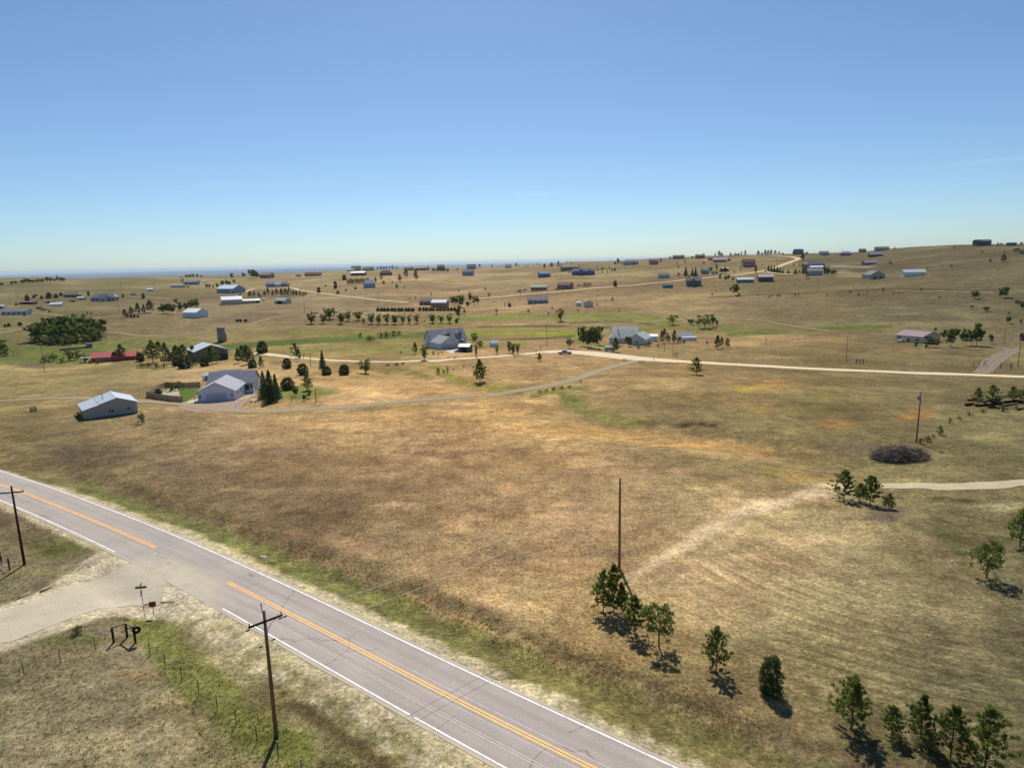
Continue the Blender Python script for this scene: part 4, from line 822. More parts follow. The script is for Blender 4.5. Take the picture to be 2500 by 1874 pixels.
row('dark tree right of the white roofed shed', 'trees right of the white roofed shed', [(1106, 744, 20, 16), (1115, 745, 23, 17), (1127, 750, 30, 18), (1118, 776, 24, 12), (1121, 764, 20, 12), (1142, 750, 14, 11), (1148, 739, 26, 9), (1158, 744, 20, 11), (1166, 743, 19, 11), (1134, 767, 14, 6)], 'broad')
row('small shrub on the open slope beside the brown house', 'shrubs above the brown house', [(1001, 731, 5, 7), (1014, 729, 5, 6), (1053, 721, 7, 6), (1120, 712, 5), (1185, 708, 6), (1194, 723, 9, 8), (1212, 763, 10, 8), (1212, 771, 6, 5), (1037, 786, 6, 4)], 'rust')
row('conifer in the row behind the blue grey hill house', 'conifers behind the hill house', [(849+i*4.6, 695-i*.25, 12.5+(i % 3)*1.5, 7) for i in range(12)]+[(917, 689, 13, 8)])
row('scattered young pine right of the blue grey hill house', 'pines right of the hill house', [(931, 684, 12, 8), (937, 694, 9, 9), (952, 685, 5), (958, 692, 7), (976, 687, 17, 11), (969, 707, 15, 7), (977, 692, 5), (987, 704, 7), (992, 680, 24, 14), (1016, 684, 28, 12)])
row('tiny tree in the line on the middle skyline', 'trees on the middle skyline', [(922, 656, 8, 6), (930, 656, 9, 8), (937, 657, 8, 7), (943, 656, 9, 6), (951, 657, 9, 6), (958, 657, 10, 6), (966, 657, 6, 5), (971, 657, 6, 4)])
row('shrub around the tall brown skyline house', 'shrubs by the skyline house', [(1059, 664, 9, 8), (1067, 663, 9, 7), (1077, 663, 8, 7), (1086, 663, 9, 8), (1093, 664, 8, 8), (1117, 661, 6, 5)], 'broad')
row('tiny tree on the skyline right of the two hill houses', 'skyline trees in the centre', [(1141, 651, 8, 5), (1171, 652, 8, 7), (1201, 653, 7, 7), (1213, 654, 3), (1225, 652, 4), (1261, 651, 10, 6), (1267, 651, 5), (1285, 653, 6), (1291, 650, 4), (1303, 649, 5), (1311, 648, 6), (1317, 648, 5), (1329, 656, 12, 8), (1347, 653, 12, 11), (1363, 654, 17, 8), (1371, 650, 6), (1386, 642, 5), (1395, 646, 6), (1414, 653, 9, 5)])
row('tiny shrub on the hill right of the dark blue house', 'shrubs right of the dark blue house', [(1458, 654, 6, 3), (1459, 663, 7, 4), (1470, 661, 8, 6), (1470, 668, 5), (1483, 666, 5), (1487, 656, 5), (1494, 664, 8, 5), (1501, 663, 8, 6)], 'broad')
row('tree by the grey skyline house complex', 'trees by the grey skyline houses', [(1502, 647, 8, 7), (1509, 647, 16, 7), (1516, 646, 6), (1548, 648, 8, 6), (1613, 638, 8, 5)], 'broad')
# around the two-storey farmhouse and the creek
tree(1014, 864, 29, 'pine', 16, 'dark pine left of the farmhouse with dormers'); tree(1036, 878, 37, 'willow', 24, 'feathery willow clump by the lane left of the farmhouse', None, True)
row('tiny round shrub in front of the farmhouse garage', 'shrubs before the farmhouse garage', [(979, 864, 7, 6), (1058, 867, 11, 8), (1071, 866, 8, 5), (1079, 863, 6, 6), (1110, 875, 6, 5), (1094, 875, 4, 3)], 'rust')
tree(1159, 843, 31, 'broad', 21, 'leafy green tree right of the farmhouse', None, True); tree(1172, 847, 16, 'bush', 26, 'wide low bush right of the farmhouse tree'); tree(1163, 870, 27, 'willow', 9, 'sparse slim sapling by the lane'); tree(1214, 866, 24, 'willow', 10, 'slim sapling below the pale garden shed')
tree(893, 911, 35, 'willow', 40, 'wide silvery willow below the gravel lane', None, True)
row('willow bush on the bank of the pasture draw', 'bushes by the pasture draw', [(1070, 913, 17, 14), (1083, 911, 10, 8), (1093, 909, 17, 9), (1107, 904, 6), (1132, 897, 7, 5)], 'bush')
row('creek side shrub in the green strip', 'creek side shrubs', [(879, 825, 13, 14), (904, 831, 13, 24), (930, 824, 14, 18), (944, 823, 14, 18), (960, 820, 12, 20), (974, 818, 11, 16)], 'bush')
row('dark clump of scrub on the ditch below the lane', 'ditch scrub', [(947, 893, 6, 16), (968, 892, 6, 20), (985, 890, 5, 14)], 'bush')
row('low bush beside the gravel driveway bend', 'bushes at the driveway bend', [(1318, 958, 6, 12), (1335, 955, 7, 14), (1352, 952, 8, 16), (1372, 949, 7, 16), (1390, 946, 6, 14), (1418, 934, 7, 8)], 'bush')
row('light green willow bush by the lane left of the pole', 'willow bushes by the lane', [(1243, 862, 31, 14), (1253, 865, 27, 16), (1264, 864, 27, 15)], 'willow')
row('tall leafy tree in the grove beside the white house', 'grove beside the white house', [(1423, 845, 49, 26), (1435, 847, 42, 24), (1443, 849, 50, 26), (1453, 850, 52, 26), (1463, 842, 46, 20)], 'broad')
tree(1390, 850, 26, 'broad', 22, 'small round tree at the edge of the turning area', None, True)
tree(1368, 783, 32, 'willow', 23, 'lone cottonwood in the green valley floor', None, True)
row('small round shrub on the brown valley slope', 'shrubs on the valley slope', [(1291, 763, 10, 9), (1348, 757, 9, 6), (1339, 769, 8, 5), (1411, 760, 7, 6), (1457, 746, 6, 5), (1495, 734, 9, 7), (1512, 762, 8, 4), (1233, 750, 14, 3), (1459, 713, 5, 3)], 'rust')
tree(1502, 699, 14, 'juniper', 10, 'dense tree just above the hillside road'); row('small conifer by the middle of the hillside road', 'conifers by the hillside road', [(1426, 701, 13, 5), (1431, 701, 12, 5), (1436, 701, 12, 5), (1441, 700, 11, 5)])
tree(1502, 859, 36, 'pine', 28, 'pine in front of the white house, left one', None, True); tree(1536, 846, 25, 'broad', 17, 'round tree in front of the white house, middle one'); tree(1558, 852, 14, 'bush', 12, 'small bush before the white gable'); tree(1583, 846, 14, 'bush', 20, 'dark bush at the right corner of the white house')
row('pine between the white house and the greenhouse', 'pines by the greenhouse', [(1616, 838, 32, 14), (1622, 826, 24, 18), (1631, 838, 22, 14), (1646, 837, 32, 16), (1659, 838, 16, 14), (1670, 839, 9, 9), (1606, 850, 12, 5)])
tree(1642, 792, 24, 'broad', 32, 'round green tree on the valley floor', None, True); tree(1721, 801, 34, 'broad', 42, 'largest leafy tree right of the round green one', None, True)
row('shrub flanking the largest leafy valley tree', 'shrubs by the valley tree', [(1682, 789, 10, 8), (1689, 792, 14, 14), (1703, 794, 12, 12), (1740, 797, 30, 14), (1750, 795, 14, 8)], 'broad')
row('bare trunked pine in the trio above the gravel road', 'trio above the gravel road', [(1751, 851, 33, 21), (1761, 848, 26, 11), (1776, 849, 24, 14)]); tree(1726, 841, 9, 'pine', 7, 'tiny pine left of the trio above the gravel road')
tree(1796, 721, 30, 'broad', 20, 'tall lone tree on the right hillside'); tree(1784, 712, 11, 'broad', 8, 'shrub left of the tall lone hillside tree'); tree(1804, 722, 8, 'bush', 10, 'shrub at the foot of the lone hillside tree')
row('small rusty shrub along the dark hillside bank', 'shrubs along the hillside bank', [(1739, 723, 8, 5), (1746, 713, 5, 3), (1850, 723, 6, 4), (1878, 727, 7, 5), (1886, 724, 5, 3), (1897, 724, 5), (1903, 725, 8, 8), (1941, 724, 9, 6), (1949, 723, 6, 5), (2019, 722, 4), (2046, 719, 5, 4), (2075, 716, 8, 7), (2096, 721, 6, 7), (2109, 721, 4), (2117, 720, 6, 4), (2156, 712, 10, 7), (2182, 717, 5), (2194, 717, 5), (2249, 711, 9, 6), (2294, 728, 5, 8)], 'rust')
row('blue green conifer behind the dark two storey house', 'conifers by the dark house', [(1674, 673, 21, 12), (1690, 673, 18, 9), (1698, 674, 21, 10), (1682, 680, 8, 9)], 'spruce')
row('scraggly tree near the parked motorhome', 'trees near the motorhome', [(1657, 675, 9, 6), (1725, 668, 13, 10), (1735, 664, 12, 10), (1749, 663, 20, 6), (1761, 668, 14, 9), (1771, 668, 16, 9), (1758, 684, 15, 8), (1771, 687, 15, 8), (1778, 684, 13, 8), (1789, 686, 9, 8), (1792, 668, 8, 4)], 'broad')
row('small tree on the slope above the motorhome', 'slope trees above the motorhome', [(1656, 655, 8, 6), (1613, 642, 7, 4), (1653, 644, 5, 5), (1672, 644, 7, 4), (1673, 637, 4, 4), (1718, 644, 6, 8), (1808, 660, 11, 4), (1845, 668, 21, 9), (1861, 648, 4, 4), (1938, 650, 7, 5), (1952, 650, 8, 4)])
row('spruce of the slanting row below the road bend', 'spruces below the road bend', [(1876, 660, 12, 9), (1883, 662, 14, 9), (1890, 664, 15, 9), (1897, 665, 15, 9), (1904, 666, 14, 8), (1911, 667, 11, 7), (1868, 664, 7, 6), (1924, 667, 8, 8), (1942, 667, 11, 9), (1952, 665, 6, 5)], 'spruce')
row('tree crowding the large grey complex', 'trees round the grey complex', [(1961, 672, 18, 10), (1968, 673, 15, 9), (2013, 674, 24, 10), (2021, 674, 22, 10), (2031, 673, 15, 9), (2038, 671, 13, 8), (1959, 635, 14, 12), (1959, 655, 12, 9)], 'broad')
row('dark tree in the skyline grove left of the road bend', 'right skyline grove', [(1636, 632, 6, 8), (1665, 630, 8, 10), (1690, 631, 6, 7), (1701, 629, 8, 5), (1718, 628, 10, 6), (1746, 626, 9, 5), (1755, 626, 14, 8), (1761, 626, 9, 10), (1783, 627, 10, 7), (1795, 624, 6, 12), (1803, 625, 7, 8), (1810, 625, 11, 5), (1819, 625, 14, 8), (1851, 623, 11, 11), (1860, 624, 8, 7), (1868, 623, 13, 8), (1875, 623, 13, 8), (1882, 623, 14, 9), (1892, 623, 12, 8), (1902, 621, 8, 5), (1911, 622, 5, 8), (1969, 622, 7, 12)])
row('little tree at the foot of the hill, between the sheds', 'pair of hillside saplings', [(1969, 684, 7, 4), (1975, 684, 7, 4)], 'broad')
row('dark tree on the big right hill', 'trees on the big right hill', [(2173, 646, 9, 9), (2184, 610, 8, 4), (2263, 657, 4, 4), (2270, 655, 3, 4), (2322, 654, 10, 4), (2329, 608, 8, 5), (2398, 617, 4, 6), (2417, 640, 8, 8), (2427, 616, 3, 5), (2436, 600, 8, 7), (2444, 599, 6, 8), (2449, 640, 19, 15), (2452, 617, 5, 9), (2477, 615, 8, 10), (2484, 614, 9, 10), (2493, 598, 7, 9)])
row('bushy tree on the right hillside above the tan house', 'trees above the tan house', [(2381, 729, 20, 21), (2443, 727, 24, 14), (2453, 726, 26, 18), (2407, 760, 12, 17), (2372, 750, 5, 12), (2484, 742, 10, 18), (2497, 755, 20, 16), (2462, 789, 19, 13), (2463, 766, 5, 6), (2492, 790, 11, 7)], 'broad')
row('tree beside the tan house with the purple roof', 'trees beside the tan house', [(2236, 850, 18, 10), (2261, 853, 14, 9), (2269, 848, 28, 20), (2284, 848, 24, 18), (2304, 828, 24, 16), (2283, 810, 12, 8), (2321, 847, 46, 30), (2353, 844, 44, 24), (2372, 843, 36, 22), (2384, 844, 56, 34), (2419, 838, 22, 11)], 'broad')
# ================================================================ buildings
M_GLASS = plain('window_glass', (40, 46, 54), .15, .6, .1)
M_TRIM = plain('white_trim', (225, 225, 222), .6, .3, .06)
M_DARKD = plain('dark_opening', (44, 40, 38), .9, .1)
M_GDOOR = plain('garage_door_white', (206, 206, 210), .5, .3, .06, 1.0, lines=('Z', .53))
def wallm(c, lines=('Z', .22)):
    k = min(2.5, .82/max(alb(c))); return plain('siding_%d_%d_%d' % c, c, .8, .15, .12, .8, lines=lines, k=k)
def roofm(c, metal=False): return plain('roof_%d_%d_%d' % c, c, .45 if metal else .9, .4 if metal else .1, .10, .6, k=min(1.7, .85/max(alb(c))), lines=('X', .9) if metal else ('Y', .35))
def block(root, x0, y0, L, Wd, h, rh, wc, rc, rz=0, wins=(), ov=.4, metal=False, hip=0.0, z=0.0, trim=None, garage=(), door=(), half=None):
    """gabled block: footprint corner (x0, y0) in the root's frame, ridge along local x; features: (side, position 0..1, z, w, h) side f/b/l/r"""
    wm = wallm(wc) if isinstance(wc, tuple) else wc; rm = roofm(rc, metal) if isinstance(rc, tuple) else rc
    fr = Matrix.Translation((x0, y0, z)) @ Matrix.Rotation(rz, 4, 'Z')
    mb = MB(); prof = [(0, -1.2), (Wd, -1.2), (Wd, h), (Wd*.5, h+rh), (0, h)]
    n = 5
    ins = hip*L
    v = []
    for x in (0, L):
        for k, (y, zz) in enumerate(prof): v.append(((ins if x == 0 else L-ins) if (k == 3 and hip) else x, y, zz-(.02 if k in (2, 3, 4) else 0)))
    mb.add(v, [(4, 3, 2, 1, 0), (5, 6, 7, 8, 9)]+[(k, (k+1) % n, (k+1) % n+n, k+n) for k in range(n)])
    o = mb.obj('wall', wm, root); o.matrix_basis = fr
    t = .16; mb = MB(); sl = rh/(Wd*.5)
    for sg in (0, 1):
        ya = -ov if sg == 0 else Wd+ov; za = h-ov*sl; xa, xb = (-ov, L+ov); ia = (ins if hip else -ov); ib = (L-ins if hip else L+ov)
        q = [(xa, ya, za), (xb, ya, za), (ib, Wd*.5, h+rh), (ia, Wd*.5, h+rh)]
        vv = q+[(a, b, c+t) for a, b, c in q]; F = [(0, 1, 2, 3), (4, 7, 6, 5), (0, 4, 5, 1), (1, 5, 6, 2), (2, 6, 7, 3), (3, 7, 4, 0)]
        mb.add(vv, F)
    if hip:
        for xa, xi in ((-ov, ins), (L+ov, L-ins)):
            q = [(xa, -ov, h-ov*sl), (xa, Wd+ov, h-ov*sl), (xi, Wd*.5, h+rh)]; mb.add(q+[(a, b, c+t) for a, b, c in q], [(0, 1, 2), (3, 5, 4), (0, 3, 4, 1), (1, 4, 5, 2), (2, 5, 3, 0)])
    r = mb.obj('roof', rm, root); r.matrix_basis = fr
    def face(side, p, zc, w_, hh, d):
        Ls = L if side in 'fb' else Wd; c = p*Ls
        if side == 'f': return (c-w_/2, -d, zc, c+w_/2, .02, zc+hh)
        if side == 'b': return (c-w_/2, Wd-.02, zc, c+w_/2, Wd+d, zc+hh)
        if side == 'l': return (-d, c-w_/2, zc, .02, c+w_/2, zc+hh)
        return (L-.02, c-w_/2, zc, L+d, c+w_/2, zc+hh)
    for side, p, zc, w_, hh in wins:
        mb = MB(); mb.box(*face(side, p, zc-.07, w_+.2, hh+.14, .05)); f_ = mb.obj('window', trim or M_TRIM, root); f_.matrix_basis = fr
        mb = MB(); mb.box(*face(side, p, zc, w_, hh, .07)); g_ = mb.obj('pane', M_GLASS, f_)
    for side, p, w_, hh in garage:
        mb = MB(); mb.box(*face(side, p, 0, w_, hh, .05)); f_ = mb.obj('garage_door', M_GDOOR, root); f_.matrix_basis = fr
    for side, p, w_, hh, mt in door:
        mb = MB(); mb.box(*face(side, p, 0, w_, hh, .06)); f_ = mb.obj('door', mt, root); f_.matrix_basis = fr
    return fr
def B(name, label, cat, x0, x1, yb, wallp, roofp, wc, rc, yaw=0, dep=.6, style='h', metal=False, group=None, hip=0.0, ov=None, extra=None, dy=0.0):
    """building by its photo extent: left and right pixel, base row, wall and roof height in pixels; yaw in degrees (world); dep = depth / width"""
    P = G((x0+x1)/2, yb); s = mpp(P); th = math.radians(yaw); c, sn = abs(math.cos(th)), abs(math.sin(th)); ext = (x1-x0)*s
    kx = ((x0+x1)/2-1250)/FPX; cE = abs(math.cos(th)-kx*math.sin(th)); sE = abs(math.sin(th)+kx*math.cos(th)); L = ext/(cE+sE*dep); Wd = L*dep; h = wallp*s; rh = roofp*s*.95
    back = (L*sn+Wd*c)/2; d = Vector((P.x, P.y, 0)).normalized(); Cc = Vector((P.x, P.y, 0))+d*back*.98
    e = empty(name, (Cc.x, Cc.y, 0), th, label, cat, group)
    cs = [Cc+Matrix.Rotation(th, 3, 'Z') @ Vector((a*L/2, b*Wd/2, 0)) for a in (-1, 1) for b in (-1, 1)]
    e.location.z = min(P.z+.2, float(np.mean([gz(q.x, q.y) for q in cs]))) if False else P.z
    W_ = []; D = []; Gd = []
    two = h > 4.4
    if style in ('h', 'H'):
        n = max(2, int(L/3.6)); fl = [(1.0)]+([h*.55+.6] if two else [])
        for zc in fl:
            for i in range(n):
                if zc == 1.0 and i == n//2: continue
                W_.append(('f', (i+.5)/n, zc, min(1.5, L/n*.5), min(1.3, h*.42)))
            W_.append(('l', .35, zc, 1.1, min(1.2, h*.4))); W_.append(('r', .5, zc, 1.1, min(1.2, h*.4)))
        D.append(('f', (n//2+.5)/n, 1.0, min(2.05, h*.85), plain('house_door', (92, 60, 50), .6)))
    elif style == 'b':
        D.append(('l' if yaw > 0 else 'r', .5, min(4.0, Wd*.4), min(3.4, h*.85), M_TRIM)); D.append(('f', .8, 1.1, min(2.1, h*.8), M_TRIM)); W_.append(('f', .3, min(1.2, h*.4), 1.2, min(.9, h*.3)))
    elif style == 's': D.append(('f', .5, min(1.6, L*.3), min(2.0, h*.85), M_DARKD))
    elif style == 'd': D.append(('f', .5, L*.5, h*.8, M_DARKD))
    block(e, -L/2, -Wd/2, L, Wd, h, rh, wc, rc, 0, W_, min(.5, L*.05) if ov is None else ov, metal, hip, 0, None, Gd, D)
    if extra: extra(e, L, Wd, h, rh)
    return e
def chim(x, c=(120, 100, 90)):
    def f(e, L, Wd, h, rh):
        m = MB(); m.box(L*x-L/2, -.4, h, L*x-L/2+.8, .4, h+rh+.9); m.obj('chimney', plain('chimney', c), e)
    return f
def porch(e, L, Wd, h, rh):
    m = MB(); m.box(-L*.2, -Wd/2-2.2, h*.72, L*.22, -Wd/2-.03, h*.72+.18); m.obj('porch_roof', roofm((120, 120, 124)), e)
    for x in (-L*.18, 0, L*.2):
        m = MB(); m.box(x-.08, -Wd/2-2.1, -.5, x+.08, -Wd/2-1.94, h*.72-.01); m.obj('post', M_TRIM, e)
BG = (128, 134, 142); GR = (134, 130, 124); BR = (120, 98, 82); DK = (84, 78, 72); WH = (214, 214, 210); TN = (168, 152, 128); RD = (132, 84, 74)
RG = (112, 110, 110); RW = (196, 200, 206); RB = (150, 160, 172); RBR = (110, 92, 80)
# left part
B('ranch_house', 'long blue grey ranch house at the left edge of the photo', 'house', 3, 80, 769, 9, 6, (136, 146, 160), (118, 114, 114), 4, .35)
B('white_shed', 'white roofed trailer home behind the blue grey ranch house', 'mobile home', -6, 16, 753, 6, 2, (170, 170, 166), RW, 3, .4, 's', True)
B('stable', 'dark brown stable with a flat roof left of the white tent shed', 'stable', 47, 92, 743, 6, 1.5, (112, 82, 66), (124, 98, 84), 2, .25, 'd')
B('stable', 'short brown stable just right of the longer one', 'stable', 112, 135, 740, 5, 1.2, (116, 84, 66), (130, 104, 88), 2, .3, 's')
B('white_shed', 'bright white roofed round shed among the left paddocks', 'shed', 120, 159, 747, 4, 5, (150, 156, 166), (236, 238, 242), 8, .5, 'n', True, ov=.1)
B('small_shed', 'small green shed with a white roof left of the big grey farmhouse', 'shed', 188, 209, 731, 4, 3, (96, 108, 88), (222, 224, 222), 5, .5, 's')
B('brown_house', 'long brown ranch house with a hipped roof far on the left', 'house', 155, 200, 726, 7, 5, (110, 92, 78), (126, 116, 108), 12, .35, hip=.1)
def wing(e, L, Wd, h, rh):
    block(e, -L*.08, -Wd/2-4, L*.3, 6, h*.9, rh*.9, (132, 134, 142), (136, 130, 132), 0, [('f', .5, 1, 1.6, 1.2)], .3)
B('grey_farmhouse', 'big sprawling grey farmhouse on the left, partly behind bare trees', 'house', 222, 292, 735, 10, 9, (122, 126, 136), (138, 130, 132), 6, .35, hip=.12, extra=wing)
B('white_shed', 'small white and blue shed alone on the plain', 'shed', 358, 377, 710, 4, 2, (130, 160, 176), WH, 3, .5, 's')
B('cabin', 'tiny brown cabin at the far left skyline', 'cabin', -4, 9, 696, 4, 2, (88, 70, 74), (110, 92, 96), 0, .5, 's')
# red barn
def redx(e, L, Wd, h, rh):
    m = MB(); m.box(-L/2-5.5, -Wd*.25, 2.0, -L/2-.05, Wd*.3, 2.15); m.obj('lean_to_roof', plain('white_metal', (235, 236, 238), .4), e)
    for y in (-Wd*.22, Wd*.26): m = MB(); m.box(-L/2-5.3, y, -1, -L/2-5.15, y+.15, 2.0); m.obj('post', M_TRIM, e)
    for k in range(5):
        m = MB(); m.box(-L*.42+k*1.5, -Wd/2-.07, .5, -L*.42+k*1.5+.75, -Wd/2-.005, 1.6); w_ = m.obj('window', M_TRIM, e); m = MB(); m.box(-L*.42+k*1.5+.1, -Wd/2-.09, .6, -L*.42+k*1.5+.65, -Wd/2-.02, 1.5); m.obj('pane', M_GLASS, w_)
B('red_barn', 'long red barn with a pale red metal roof and white lean-to', 'barn', 224, 342, 882, 10.5, 10, (128, 48, 52), (172, 86, 84), 15, .33, 'n', True, ov=.4, extra=redx)
# left middle barns
B('long_house', 'long low pale house left of the big metal barn', 'house', 416, 455, 702, 5, 3, (150, 148, 142), (150, 142, 134), 2, .3)
B('blue_grey_house', 'blue grey ranch house just below the left skyline', 'house', 447, 488, 695, 7, 4, (104, 118, 130), (132, 134, 140), 5, .35)
B('white_trailer', 'tiny white horse trailer right of the blue grey house', 'trailer', 494, 505, 689, 3.5, 1, WH, WH, 0, .5, 'n')
B('metal_barn', 'big blue grey metal barn with a pale roof and white door', 'barn', 529, 600, 716, 11, 9, (112, 118, 130), (176, 186, 200), -28, .6, 'n', True, ov=.2,
  extra=lambda e, L, W_, h, rh: MB.obj((lambda m: (m.box(L*.30, -W_/2-.09, 0, L*.40, -W_/2-.01, h*.75), m)[1])(MB()), 'door', M_TRIM, e))
def c5(e, L, Wd, h, rh):
    block(e, L*.42, -Wd*.35, L*.95, Wd*.7, h*.62, rh*.5, (132, 122, 104), (122, 134, 128), 0, [('f', .6, 1, .8, 1.0)], .3, True, 0, 0, None, (), [('f', .85, 2.4, h*.5, M_DARKD)])
B('tan_barn', 'tan barn with a light blue roof and a long green roofed wing', 'barn', 540, 593, 744, 12, 8, (146, 134, 112), (168, 182, 198), 26, .55, 'n', True, ov=.2, extra=c5)
B('green_barn', 'small barn with a pale green roof below the farm complex', 'barn', 670, 712, 742, 8, 7, (134, 138, 132), (142, 158, 148), -26, .6, 'd', True, ov=.2)
B('white_barn', 'white metal barn alone in the field with a gable on the right', 'barn', 446, 510, 776, 13, 9, (190, 196, 206), (206, 210, 210), -24, .75, 'n', True, ov=.2)
def c8(e, L, Wd, h, rh):
    block(e, L*.0, -Wd/2-4, L*.3, 8, h*.8, rh*.8, (138, 136, 142), (150, 152, 160), 0, [('f', .3, 1, 1.4, 1.1), ('f', .7, 1, 1.4, 1.1)], .3)
    block(e, L*.38, -Wd*.3, L*.25, Wd*.6, h*.75, rh*.5, (124, 118, 118), (138, 132, 132), 0, [], .3)
B('farm_complex', 'grey farm complex with several roofs at the end of the pale road', 'house', 649, 703, 701, 9, 6, (116, 116, 124), (126, 126, 136), 3, .4, extra=c8)
B('brown_house', 'brown house beside a dark tree on the left skyline', 'house', 634, 671, 679, 8, 6, (122, 104, 90), (136, 118, 108), -18, .6)
B('red_stable', 'long red brown stable on the left skyline', 'stable', 744, 785, 674, 5, 4, (138, 84, 72), (126, 104, 92), 3, .25, 'n')
B('small_shed', 'tiny brown shed left of the long red brown stable', 'shed', 723, 735, 675, 3, 2, (116, 96, 84), (124, 108, 98), 3, .5, 'n')
B('white_box_shed', 'small white box shed between the tan wing and the green barn', 'shed', 640, 648, 734, 5, 1, (226, 228, 230), (232, 232, 232), 10, .6, 'n', ov=.05)
# brown barn behind the trees
B('brown_barn', 'dark brown barn with a grey metal roof behind the pines', 'barn', 458, 560, 882, 24, 15, (92, 84, 74), (164, 170, 178), -52, 1.0, 'n', True, ov=.3,
  extra=lambda e, L, W_, h, rh: MB.obj((lambda m: (m.box(L/2+.01, W_*.1, -.8, L/2+2.4, W_*.42, h*.55), m)[1])(MB()), 'side_box', plain('dark_box', (52, 50, 58)), e))
# grey house with the shed (near, left)
def at2(px, py): P = G(px, py); return P
Pg = G(483.6, 981); sg = mpp(Pg); th = math.radians(10)
nh = empty('grey_house', Pg, th, 'light grey house with a wide garage gable and grey shingle roof, nearest house', 'house')
WG = (170, 170, 178); RGs = (140, 142, 150)
gw = 10.0
block(nh, gw, 0, 11, gw, 2.75, 2.55, WG, RGs, math.pi/2, [('l', .04, 1.1, .35, .9)], .5, garage=[('l', .52, 5.6, 2.3)], wins=[]) if False else None
mw = wallm(WG)
# garage wing: ridge runs back from the viewer
fr = block(nh, gw, 0, 13, gw, 2.75, 2.5, mw, RGs, math.pi/2, [('f', .25, 1.0, .7, 1.1), ('f', .55, 1.0, .7, 1.1), ('l', .08, 1.1, .3, .9), ('l', .93, 1.0, .4, .9)], .45, garage=[('l', .50, 5.4, 2.2)])
# main wing: ridge from left to right, behind
block(nh, -.5, 12.9, 13.0, 8.8, 2.75, 2.9, mw, roofm((112, 114, 124)), 0, [('f', .86, .5, 1.1, 1.6), ('f', .95, .9, .5, 1.2), ('r', .25, .3, 1.0, 2.0), ('r', .6, .6, 1.2, 1.4)], .45, door=[('f', .80, .5, 2.1, plain('dark_red_door', (88, 36, 40)))])
block(nh, 1.0, 19.5, 6, 7, 2.7, 2.6, mw, RGs, 0, [], .4)
for x, y, z_ in ((9.5, 12.6, 5.0), (3.6, 9.5, 4.7), (4.0, 12.5, 5.1)):
    m = MB(); m.tube((x, y, z_-.6), (x, y, z_+.4), .12); m.tube((x, y, z_+.35), (x, y, z_+.5), .24); m.obj('vent', plain('vent_metal', (200, 202, 206), .3), nh)
m = MB(); m.box(-.1, -.14, 2.2, .08, -.02, 2.5); m.obj('wall_lamp', M_DARKD, nh)
m = MB(); m.box(-.7, -.5, -.3, -.55, -.35, 1.9); m.obj('downpipe_post', plain('brown_post', (96, 80, 66)), nh)
# concrete, gravel and lawn round it
def loc(o, x, y): return o.matrix_world @ Vector((x, y, 0))
bpy.context.view_layer.update()
def ground_poly(name, P3, mat, label, dz=.06, kind='structure'):
    c = sum(P3, Vector())/len(P3); V = []; F = []; K = 7; n = len(P3)
    for k in range(K+1):
        for q in P3:
            p = c.lerp(q, max(k, .02)/K); V.append((p.x, p.y, float(gz(p.x, p.y))+dz))
    for k in range(K):
        for i in range(n): F.append((k*n+i, (k+1)*n+i, (k+1)*n+(i+1) % n, k*n+(i+1) % n))
    me = mesh(name, V, F, mat); me.uv_layers.new(name='UVMap')
    if sum(p.normal.z for p in me.polygons) < 0: me.flip_normals()
    return tag(link(name, me), label, None, None, kind)
ground_poly('concrete_apron', [loc(nh, *q) for q in ((.6, 0), (9.4, 0), (9.6, -2.6), (5, -4.2), (0.2, -2.6))], M_CONC, 'concrete apron in front of the garage gable', .05)
ground_poly('concrete_pad', [loc(nh, *q) for q in ((-.1, -.4), (-.1, 8.5), (-1.6, 8.5), (-4.4, -1.6))], M_CONC, 'pale concrete pad left of the garage wing', .05)
ground_poly('pink_gravel_court', [G(*q) for q in ((436, 989), (470, 985), (560, 990), (580, 984), (610, 965), (626, 955), (612, 962), (596, 988), (590, 1000), (560, 1006), (480, 1006), (440, 998))], M_PINK, 'pinkish gravel court before the grey house', .035)
ground_poly('walkway', [loc(nh, *q) for q in ((10.9, -.8), (12.2, -.8), (14.0, 9), (12.6, 9))], M_CONC, 'pale concrete walkway along the garage wing', .055)
def lawn_mat(name, c):
    m, n, ns, ln = nodes(name); g = N(n, 'ShaderNodeNewGeometry').outputs['Position']; a = noise(n, g, .5, 4); b = noise(n, g, 7, 3)
    col = mulc(n, alb(c), ramp(n, a, [(.3, (.8, .82, .8)), (.7, (1.1, 1.1, 1.0))])); col = mulc(n, col, ramp(n, b, [(.3, (.7, .7, .7)), (.7, (1.2, 1.2, 1.2))])); out(n, col, .95, .05, b, .05, .5); return m
M_LAWN = lawn_mat('watered_lawn', (92, 112, 44))
ground_poly('lawn', [G(*q) for q in ((446, 980), (454, 981), (480, 962), (489, 947), (450, 947), (436, 950), (440, 965))], M_LAWN, 'bright green lawn inside the fenced yard', .04)
ground_poly('rock_bed', [G(*q) for q in ((385, 967), (410, 950), (440, 948), (446, 975), (420, 974))], gravel_mat('pale_rock', (176, 168, 150), False), 'pale rock bed with bushes in the fenced yard', .045)
ground_poly('gravel_path', [G(*q) for q in ((572, 995), (586, 996), (616, 965), (626, 957), (612, 956), (600, 968))], M_PINK, 'pinkish gravel path right of the grey house', .06)
m = MB()
for a, b in (((574, 994), (598, 971)), ((590, 996), (612, 976))):
    A = G(*a); Bq = G(*b); m.tube(A+Vector((0, 0, .12)), Bq+Vector((0, 0, .12)), .12, None, 4)
tag(m.obj('path_edging', plain('timber_edging', (140, 122, 98))), 'timber edging along the pinkish gravel path', 'edging')
